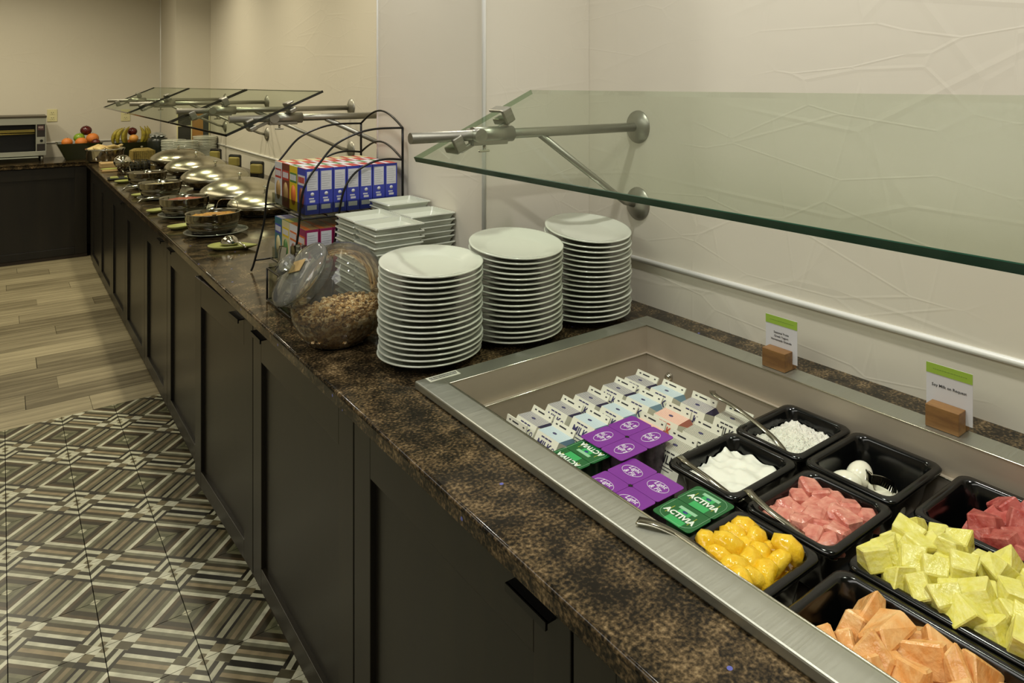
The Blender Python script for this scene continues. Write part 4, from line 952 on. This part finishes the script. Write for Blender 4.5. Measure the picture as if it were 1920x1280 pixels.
BP = [(0.736, 3.52, M_curry, 'steel bowl of yellow food, first from the cereal rack'), (0.722, 4.085, M_sal, 'steel bowl of red food, second from the cereal rack'), (0.724, 4.80, M_gr, 'steel bowl with a handle beside it, third from the cereal rack'), (0.739, 5.40, M_bn, 'steel bowl farthest from the cereal rack')]
for i, (x, y, m, l_) in enumerate(BP): foodbowl(l_, x, y, m, i)
# ladle in first bowl
t = thing('serving_ladle', 'steel ladle resting in the bowl of yellow food', 'ladle', (0.736, 3.49, 0.935))
bm = new(); pts = spline([(-0.02, -0.09, 0.004), (-0.01, -0.03, -0.005), (0.0, 0.01, -0.012)], 5)
for p, q in zip(pts, pts[1:]): box(bm, (p+q)/2, ((q-p).length+0.001, 0.018, 0.002), (q-p).to_track_quat('X', 'Z').to_matrix().to_4x4())
obj('handle', bm, M_chrome, t)
t = thing('serving_spoon', 'bent wire spoon handle standing behind the bowl of yellow food', 'spoon', (0.80, 3.60, 0.93))
bm = new(); tube(bm, spline([(-0.03, 0.02, 0.0), (-0.02, 0.02, 0.032), (0.0, 0.0, 0.042), (0.04, -0.02, 0.036), (0.05, -0.03, 0.006)], 5), 0.0016, 6); obj('bent_wire', bm, M_chrome, t)
# ladles whose handles poke toward the aisle
for i, (x, y) in enumerate(((0.735, 4.60), (0.73, 5.20))):
    t = thing('soup_ladle', 'long steel ladle pointing over the counter edge, %s' % ('nearer one' if i == 0 else 'farther one'), 'ladle', (x, y, T+0.012), group='ladles pointing to the aisle')
    bm = new(); pts = spline([(0.03, 0.0, 0.0), (-0.04, 0.0, 0.024), (-0.10, 0.0, 0.026), (-0.135, 0.0, 0.020), (-0.150, 0.0, 0.004)], 5); tube(bm, pts, 0.0042, 8); obj('handle', bm, M_chrome, t)
# leaf dishes
M_leaf = mat('leaf_ceramic', '9c9e5a', 0.3); M_leafe = mat('leaf_edge', '4c4a3a', 0.4)
def leaf(label, x, y, s, rz):
    bm = new(); n = 28; top = []
    def ring(k, z): return [(k*s*0.60*math.cos(a)*(1.0+0.45*max(0, math.cos(a))**6), k*s*0.40*math.sin(a)*(1-0.25*math.cos(a)), z) for a in [2*PI*i/n for i in range(n)]]
    loft(bm, [ring(0.66, 0.0), ring(0.96, 0.012), ring(1.0, 0.017), ring(0.94, 0.0175), ring(0.7, 0.010)], cap0=True)
    o = thing('leaf_dish', label, 'dish', (x, y, T+0.0006), (0, 0, rz), 'green leaf dishes by the food bowls')
    obj('glazed_body', bm, [M_leaf], o, smooth=True); return o
leaf('green leaf-shaped dish holding a spoon, in front of the first bowl', 0.722, 3.175, 0.135, math.radians(-38))
leaf('small green leaf dish peeking out left of the first bowl', 0.650, 3.76, 0.10, 0.4)
leaf('small green leaf dish peeking out left of the second bowl', 0.640, 4.31, 0.10, 0.5)
leaf('small green leaf dish left of the third bowl', 0.650, 4.98, 0.09, 0.5)
leaf('small green leaf dish beside the black tray', 0.66, 5.75, 0.11, 0.2)
leaf('small green leaf dish beside the wooden board', 0.66, 6.62, 0.11, 0.1)
t = thing('serving_spoon', 'steel serving spoon resting face down on the leaf dish', 'spoon', (0.728, 3.19, T+0.018), (0, 0, math.radians(-60)))
bm = new(); lathe(bm, [(0, 0.034), (0.014, 0.032), (0.027, 0.022), (0.034, 0.004), (0.033, 0.0), (0.025, 0.018), (0, 0.030)], 28, sx=1.1, sy=0.95); obj('bowl', bm, M_chrome, t, smooth=True)
bm = new(); tube(bm, spline([(0.03, 0.0, 0.006), (0.05, -0.005, 0.010), (0.08, -0.01, 0.004), (0.10, -0.012, -0.006)], 4), [0.004]*13, 8); obj('handle', bm, M_chrome, t)
# black tray with leaf cakes
t = thing('black_tray', 'small rectangular black tray with green pieces beside the far bowl', 'tray', (0.665, 5.98, T+0.0006))
bm = new(); loft(bm, [[(x, y, 0) for x, y in rrect(0.08, 0.055, 0.01)], [(x, y, 0.012) for x, y in rrect(0.088, 0.063, 0.012)], [(x, y, 0.012) for x, y in rrect(0.082, 0.057, 0.01)], [(x, y, 0.004) for x, y in rrect(0.076, 0.051, 0.01)]], cap0=True); obj('tray_body', bm, M_blk, t)
leafm = chunk_mesh('green_slice', M_leaf, 0.05, 0.03, 0.014, 0.2, 5, 0.3)
for i, (x, y) in enumerate(((0.62, 5.985), (0.70, 5.975))): tag(link('green_slice', leafm, None, (x, y, T+0.014), (0.1, 0, i)), 'pale green slice on the black tray, %s one' % ('aisle side' if i == 0 else 'wall side'), 'food', 'green slices on the tray')
# big ladle standing
t = thing('large_ladle', 'big round polished steel ladle head with its handle down, beside the board', 'ladle', (0.70, 6.28, T+0.001))
bm = new(); lathe(bm, [(0, 0.04), (0.025, 0.045), (0.048, 0.066), (0.057, 0.094), (0.050, 0.122), (0.028, 0.140), (0, 0.146)], 32); obj('bowl', bm, M_chrome, t, smooth=True)
bm = new(); tube(bm, [(-0.005, 0, 0.05), (0.01, -0.02, 0.0)], 0.006, 8); tube(bm, [(0.04, -0.01, 0.06), (0.055, -0.03, 0.0)], 0.004, 8); obj('handle', bm, M_chrome, t)
bm = new(); bx(bm, (0.62, 6.86, T+0.0006), (0.86, 7.02, T+0.036), 0.002); tag(obj('cutting_board', bm, M_board), 'pale maple cutting board behind the big ladle', 'board')
bm = new(); bx(bm, (0.60, 6.52, T+0.0006), (0.74, 6.58, T+0.012), 0.002); tag(obj('wood_strip', bm, M_board), 'low wooden strip in front of the cutting board', 'board')
# wire basket of jars
t = thing('wire_basket', 'black wire basket beside the far domed pan', 'basket', (0.80, 6.50, T+0.001)); bm = new()
for z in (0.005, 0.028, 0.052, 0.075): tube(bm, [(x, y, z) for x, y in rrect(0.10, 0.075, 0.01, 2)], 0.0025, 5, closed=True)
for i in range(9):
    x = -0.095+i*0.0237
    for s in (-1, 1): tube(bm, [(x, s*0.075, 0.003), (x, s*0.075, 0.075)], 0.002, 5)
for i in range(7):
    y = -0.07+i*0.0233
    for s in (-1, 1): tube(bm, [(s*0.10, y, 0.003), (s*0.10, y, 0.075)], 0.002, 5)
obj('wire_cage', bm, M_blackw, t)
jm = None
for i in range(4):
    for j in range(3):
        if jm is None: bm = new(); lathe(bm, [(0, 0), (0.018, 0), (0.02, 0.004), (0.02, 0.045), (0.014, 0.055), (0.015, 0.064), (0, 0.065)], 12); jm = mesh('small_jar', bm, mat('jar_dark', '3a3626', 0.2))
        tag(link('small_jar', jm, None, (0.80-0.067+i*0.045, 6.50-0.045+j*0.045, T+0.008)), 'small dark jar in the wire basket, %s row, %s from the aisle' % (('near', 'middle', 'far')[j], ORD[i]), 'jar', 'small jars in the wire basket')
# wicker box
t = thing('wicker_box', 'tan ribbed wicker box with a small knob', 'box', (0.945, 7.20, T+0.001), (0, 0, 0.15)); bm = new()
loft(bm, [[(x, y, 0) for x, y in rrect(0.088, 0.06, 0.01)], [(x, y, 0.10) for x, y in rrect(0.082, 0.055, 0.01)], [(x, y, 0.118) for x, y in rrect(0.055, 0.03, 0.01)]], cap0=True, smooth=False)
for i in range(12): bx(bm, (-0.085+i*0.0148, -0.0625, 0.004), (-0.077+i*0.0148, -0.056, 0.100), 0)
obj('woven_body', bm, mat('wicker', '93803f', 0.6, noise=(80, '6b5a2c', 0.8)), t)
bm = new(); lathe(bm, [(0.006, 0.115), (0.005, 0.125), (0.012, 0.132), (0, 0.140)], 12); obj('knob', bm, M_chrome, t)
# pastry dish
t = thing('pastry_bowl', 'round steel bowl of bread slices near the fruit bowls', 'bowl', (0.70, 7.40, T+0.001)); bm = new()
lathe(bm, [(0, 0), (0.11, 0), (0.135, 0.02), (0.142, 0.10), (0.15, 0.115), (0.145, 0.118), (0.132, 0.10), (0.12, 0.02), (0, 0.012)], 40); obj('bowl_body', bm, M_chrome, t)
bm = new(); lathe(bm, [(0.133, 0.098), (0.07, 0.10), (0, 0.101)], 24); obj('linen', bm, mat('linen', '8b8568', 0.8), t)
brm = [chunk_mesh('bread_slice', mat('bread', 'd6c48a', 0.7, noise=(30, 'b58a50', 0.6)), 0.09, 0.07, 0.018, 0.15, s, 0.3) for s in range(3)]
for i, (x, y) in enumerate(((0.62, 7.40), (0.66, 7.36), (0.71, 7.40), (0.75, 7.37), (0.79, 7.42))): tag(link('bread_slice', brm[i % 3], None, (x, y, T+0.123+0.006*(i % 2)), (0.25, 0.2*(i-2), i*0.8)), 'pale bread slice in the steel bowl, %s from the left' % ORD[i], 'bread', 'bread slices in the steel bowl')
# fruit bowls
M_gbowl = mat('olive_bowl', '30341a', 0.25)
def fruit_bowl(label, x, y, s):
    t = thing('fruit_bowl', label, 'bowl', (x, y, T+0.001), (0, 0, 0.0), 'square olive green fruit bowls'); bm = new(); b_, tp, h = 0.10*s, 0.168*s, 0.148*s
    q = lambda k, z: [(xx, yy, z) for xx, yy in rrect(k, k, 0.01, 2)]
    loft(bm, [q(b_, 0), q(tp, h), q(tp-0.006, h), q(b_-0.004, 0.01)], cap0=True, smooth=False); obj('bowl_body', bm, M_gbowl, t); return t
fruit_bowl('square olive green bowl of apples and oranges beside the toaster', 0.545, 7.86, 1.0)
fruit_bowl('square olive green bowl of bananas in the far corner', 0.955, 7.90, 0.9)
def round_fruit(name, label, x, y, z, r, m, grp):
    bm = new(); P = []
    for i in range(13): a = PI*i/12; P.append((r*math.sin(a), -r*0.96*math.cos(a)-(0.12*r if i == 12 else 0)))
    t = thing(name, label, name, (x, y, z), group=grp); lathe(bm, P, 20); obj('skin', bm, m, t, smooth=True)
    bm = new(); tube(bm, [(0, 0, r*0.7), (0.003, 0, r*1.05)], 0.0022, 6); obj('stem', bm, M_blk if name == 'apple' else M_gbowl, t)
M_org = mat('orange_peel', 'd07a30', 0.45, bump=(160, 0.4)); M_apr = mat('red_apple', '3c1012', 0.22, noise=(12, '5c1c18', 0.8)); M_apg = mat('green_apple', '7a9a2c', 0.25)
for (nm, lb, x, y, z, r, m) in (('orange', 'orange at the left corner of the first fruit bowl', 0.455, 7.80, 0.985, 0.042, M_org), ('orange', 'orange at the front middle of the first fruit bowl', 0.555, 7.76, 0.983, 0.046, M_org), ('orange', 'large orange on the right of the first fruit bowl', 0.645, 7.84, 1.01, 0.050, M_org), ('orange', 'orange buried in the middle of the first fruit bowl', 0.545, 7.88, 0.935, 0.045, M_org),
    ('apple', 'green apple in the middle of the fruit bowl', 0.548, 7.86, 1.018, 0.044, M_apg), ('apple', 'dark red apple on top of the pile of fruit', 0.600, 7.88, 1.082, 0.045, M_apr), ('apple', 'dark red apple at the right rim of the first bowl', 0.665, 7.78, 0.975, 0.036, M_apr)):
    round_fruit(nm, lb, x, y, z, r, m, 'fruit in the first olive bowl')
for (nm, lb, x, y, z, r, m) in (('apple', 'dark red apple between the bananas', 0.965, 7.93, 1.055, 0.040, M_apr), ('orange', 'orange in front of the bananas', 0.965, 7.84, 0.995, 0.038, mat('orange_pale', 'd99a48', 0.4)), ('orange', 'orange under the bananas', 0.95, 7.93, 0.94, 0.045, M_org)):
    round_fruit(nm, lb, x, y, z, r, m, 'fruit in the second olive bowl')
M_ban = mat('banana_peel', 'a89a30', 0.45, noise=(40, '6a5a20', 0.7)); bmn = new()
pts = spline([(0, 0, -0.075), (0.018, 0, -0.045), (0.026, 0, 0.0), (0.018, 0, 0.045), (-0.002, 0, 0.075), (-0.012, 0, 0.09)], 4); nn = len(pts)
tube(bmn, pts, [0.004+0.0145*math.sin(PI*min(1, max(0.06, i/(nn-4)))) if i < nn-3 else 0.004 for i in range(nn)], 8); bme = mesh('banana', bmn, M_ban)
for i, (x, y, rz, ty) in enumerate(((0.835, 7.86, 2.8, -0.35), (0.862, 7.82, 2.9, -0.2), (0.905, 7.83, 2.9, -0.05), (0.925, 7.88, 2.6, 0.0), (1.02, 7.86, 0.5, 0.1), (1.05, 7.88, 0.3, 0.2), (1.07, 7.93, 0.2, 0.3))):
    tag(link('banana', bme, None, (x, y, 1.015), (0, ty, rz*0+(PI if i < 4 else 0))), 'yellow banana standing in the far fruit bowl, %s from the left' % ORD[i], 'banana', 'bananas in the second fruit bowl')
# dark bin with foil and grey arch
t = thing('bread_bin', 'dark rounded bin with crumpled foil on top in the far corner', 'bin', (1.11, 7.50, T+0.001)); bm = new()
lathe(bm, [(0, 0), (0.11, 0), (0.12, 0.02), (0.125, 0.15), (0.115, 0.18), (0.06, 0.19), (0, 0.19)], 32, sx=0.66, sy=0.72); obj('bin_body', bm, mat('dark_olive_bin', '1d211a', 0.3), t, smooth=True)
bm = new(); vs = bmesh.ops.create_icosphere(bm, subdivisions=3, radius=0.06)['verts']
for v in vs: v.co = v.co*(1+0.35*NZ.noise(v.co*40)); v.co.z = v.co.z*0.45+0.205
obj('crumpled_foil', bm, mat('foil', 'b4b8b6', 0.3, 0.8), t, smooth=False)
# far plate stacks
bm = new(); Rr = 0.122
lathe(bm, [(0, 0.002), (0.06, 0), (Rr-0.012, 0.001), (Rr-0.001, 0.004), (Rr, 0.012), (Rr-0.003, 0.015), (0.09, 0.010), (0, 0.008)], 36); PF = mesh('dinner_plate', bm, M_porc)
for x, y, n, d in ((1.19, 7.22, 13, 'the far left stack'), (1.252, 7.02, 13, 'the far middle stack'), (1.425, 7.13, 15, 'the far right stack')):
    if n: plate_stack(x, y, n, 0.02, d+' by the corner', 0.80, 0.0138, 'plates stacked near the far corner', 5, PF)
# dark and tan holders along the wall
M_tan = mat('tan_block', '8b7f42', 0.5)
for i, (x, y) in enumerate(((1.40, 6.62), (1.40, 5.98), (1.40, 5.36))):
    t = thing('label_holder', 'tan rounded block with a dark holder by the wall, %s from the far end' % ORD[i], 'holder', (x, y, T+0.001), (0, 0, 0.5), 'tan label blocks along the wall')
    bm = new(); bx(bm, (-0.02, -0.047, 0.040), (0.012, 0.047, 0.108), 0.010); obj('tan_block', bm, M_tan, t)
    bm = new(); bx(bm, (0.014, -0.03, 0.0), (0.045, 0.085, 0.125), 0.012); bx(bm, (-0.015, -0.03, 0.0), (0.03, 0.03, 0.042)); obj('dark_holder', bm, M_blk, t)
# pass-through opening on the pilaster: framed panel with shelf and wood door
t = thing('pass_through', 'framed pass-through opening, built flat, with a shelf and an orange wood panel', 'cabinet', (1.38, 7.399, 0.98))
bm = new()
for p, q in (((-0.135, -0.012, 0), (-0.127, 0, 0.26)), ((0.127, -0.012, 0), (0.135, 0, 0.26)), ((-0.135, -0.012, 0.252), (0.135, 0, 0.26)), ((-0.02, -0.012, 0), (-0.012, 0, 0.26)), ((-0.127, -0.012, 0.135), (-0.02, 0, 0.143))): bx(bm, p, q)
obj('frame', bm, M_outlet, t)
bm = new(); bx(bm, (-0.127, -0.006, 0), (-0.02, -0.0005, 0.252)); obj('dark_back', bm, mat('dark_interior', '33332c', 0.4), t)
bm = new(); bx(bm, (-0.012, -0.008, 0), (0.080, -0.0005, 0.252)); obj('wood_panel', bm, mat('orange_wood', 'a87a3c', 0.4), t)
bm = new(); bx(bm, (0.080, -0.008, 0), (0.127, -0.0005, 0.252)); obj('grey_panel', bm, mat('slate_grey', '343a38', 0.4), t)
# outlets
def outlet(label, x, z):
    t = thing('wall_outlet', label, 'outlet', (x, YB, z), group='wall outlets on the far wall')
    bm = new(); bx(bm, (-0.038, -0.006, -0.057), (0.038, -0.0003, 0.057), 0.002); obj('cover_plate', bm, M_outlet, t)
    for s in (-1, 1):
        bm = new(); bx(bm, (-0.018, -0.008, s*0.024-0.015), (0.018, -0.006, s*0.024+0.015), 0.001); so = obj('socket', bm, M_outlet, t)
        bm = new()
        for dx in (-0.008, 0.006): bx(bm, (dx, -0.0085, s*0.024-0.002), (dx+0.003, -0.008, s*0.024+0.008))
        bx(bm, (-0.002, -0.0085, s*0.024-0.011), (0.002, -0.008, s*0.024-0.007)); obj('slots', bm, M_blk, so)
outlet('almond wall outlet beside the toaster', 0.367, 1.213)
outlet('almond wall outlet above the banana bowl', 0.94, 1.200)
# toaster
t = thing('conveyor_toaster', 'silver conveyor toaster with a dark opening and control panel', 'toaster', (-0.05, 7.92, T+0.0006))
tw0, tw1, f_ = -0.40, 0.355, -0.17
bm = new(); h0, h1 = 0.055, 0.385
bx(bm, (tw0, f_+0.012, h0), (tw0+0.006, 0.20, h1)); bx(bm, (tw1-0.006, f_+0.012, h0), (tw1, 0.20, h1)); bx(bm, (tw0, f_+0.012, h1-0.006), (tw1, 0.20, h1)); bx(bm, (tw0, f_+0.012, h0), (tw1, 0.20, h0+0.006)); bx(bm, (tw0, 0.194, h0), (tw1, 0.20, h1)); obj('housing', bm, M_steel, t)
bm = new(); bx(bm, (tw0-0.004, f_-0.006, h1-0.004), (tw1+0.004, 0.204, h1+0.012), 0.002); obj('top_cover', bm, mat('toaster_top', '4a4438', 0.4, 0.5), t)
bm = new(); bx(bm, (tw0, f_, h1-0.062), (tw1, f_+0.012, h1-0.004), 0.001); bx(bm, (tw0, f_, h0), (tw1, f_+0.012, h0+0.038), 0.001); bx(bm, (0.283, f_, h0+0.038), (0.290, f_+0.012, h1-0.062)); bx(bm, (tw1-0.007, f_, h0+0.038), (tw1, f_+0.012, h1-0.062)); obj('front_frame', bm, M_steel, t)
bm = new(); bx(bm, (tw0+0.01, f_+0.10, h0+0.01), (0.28, f_+0.104, h1-0.01)); obj('dark_chamber', bm, M_blk, t)
bm = new(); bx(bm, (0.290, f_+0.004, h0+0.038), (tw1-0.007, f_+0.011, h1-0.062)); cp = obj('control_panel', bm, mat('panel_dark', '2a2624', 0.3), t)
bm = new(); bx(bm, (0.296, f_+0.001, 0.273), (0.340, f_+0.004, 0.313)); obj('display', bm, mat('display_dark', '4a3436', 0.3), cp)
me = text_mesh('025', 0.022, mat('display_print', 'b5a8a0', 0.4), FR_NY, 0.0003); link('lettering', me, cp, (0.318, f_+0.0005, 0.297))
bm = new(); bx(bm, (0.290, f_+0.002, 0.155), (0.345, f_+0.004, 0.215)); obj('knob_plate', bm, M_steel, cp)
bm = new(); cyl(bm, (0.322, f_-0.008, 0.182), (0.322, f_+0.004, 0.182), 0.011, 16); obj('knob', bm, M_blk, cp)
bm = new(); bx(bm, (tw0+0.01, f_+0.03, 0.255), (0.280, f_+0.05, 0.280), 0.004); cyl(bm, (tw0+0.01, f_+0.02, 0.244), (0.28, f_+0.02, 0.244), 0.005, 10); obj('conveyor_rods', bm, mat('brass_rod', 'b0a05a', 0.25, 0.9), t)
bm = new(); bx(bm, (tw0+0.02, f_-0.05, 0.040), (0.30, f_+0.06, 0.047), 0.001); obj('crumb_tray', bm, mat('tray_pale', 'a6aca0', 0.35, 0.5), t)
for sx in (tw0+0.03, tw1-0.03):
    for sy in (-0.14, 0.17): bm = new(); cyl(bm, (sx, sy, 0), (sx, sy, h0), 0.012, 12); obj('leg', bm, M_steel, t)
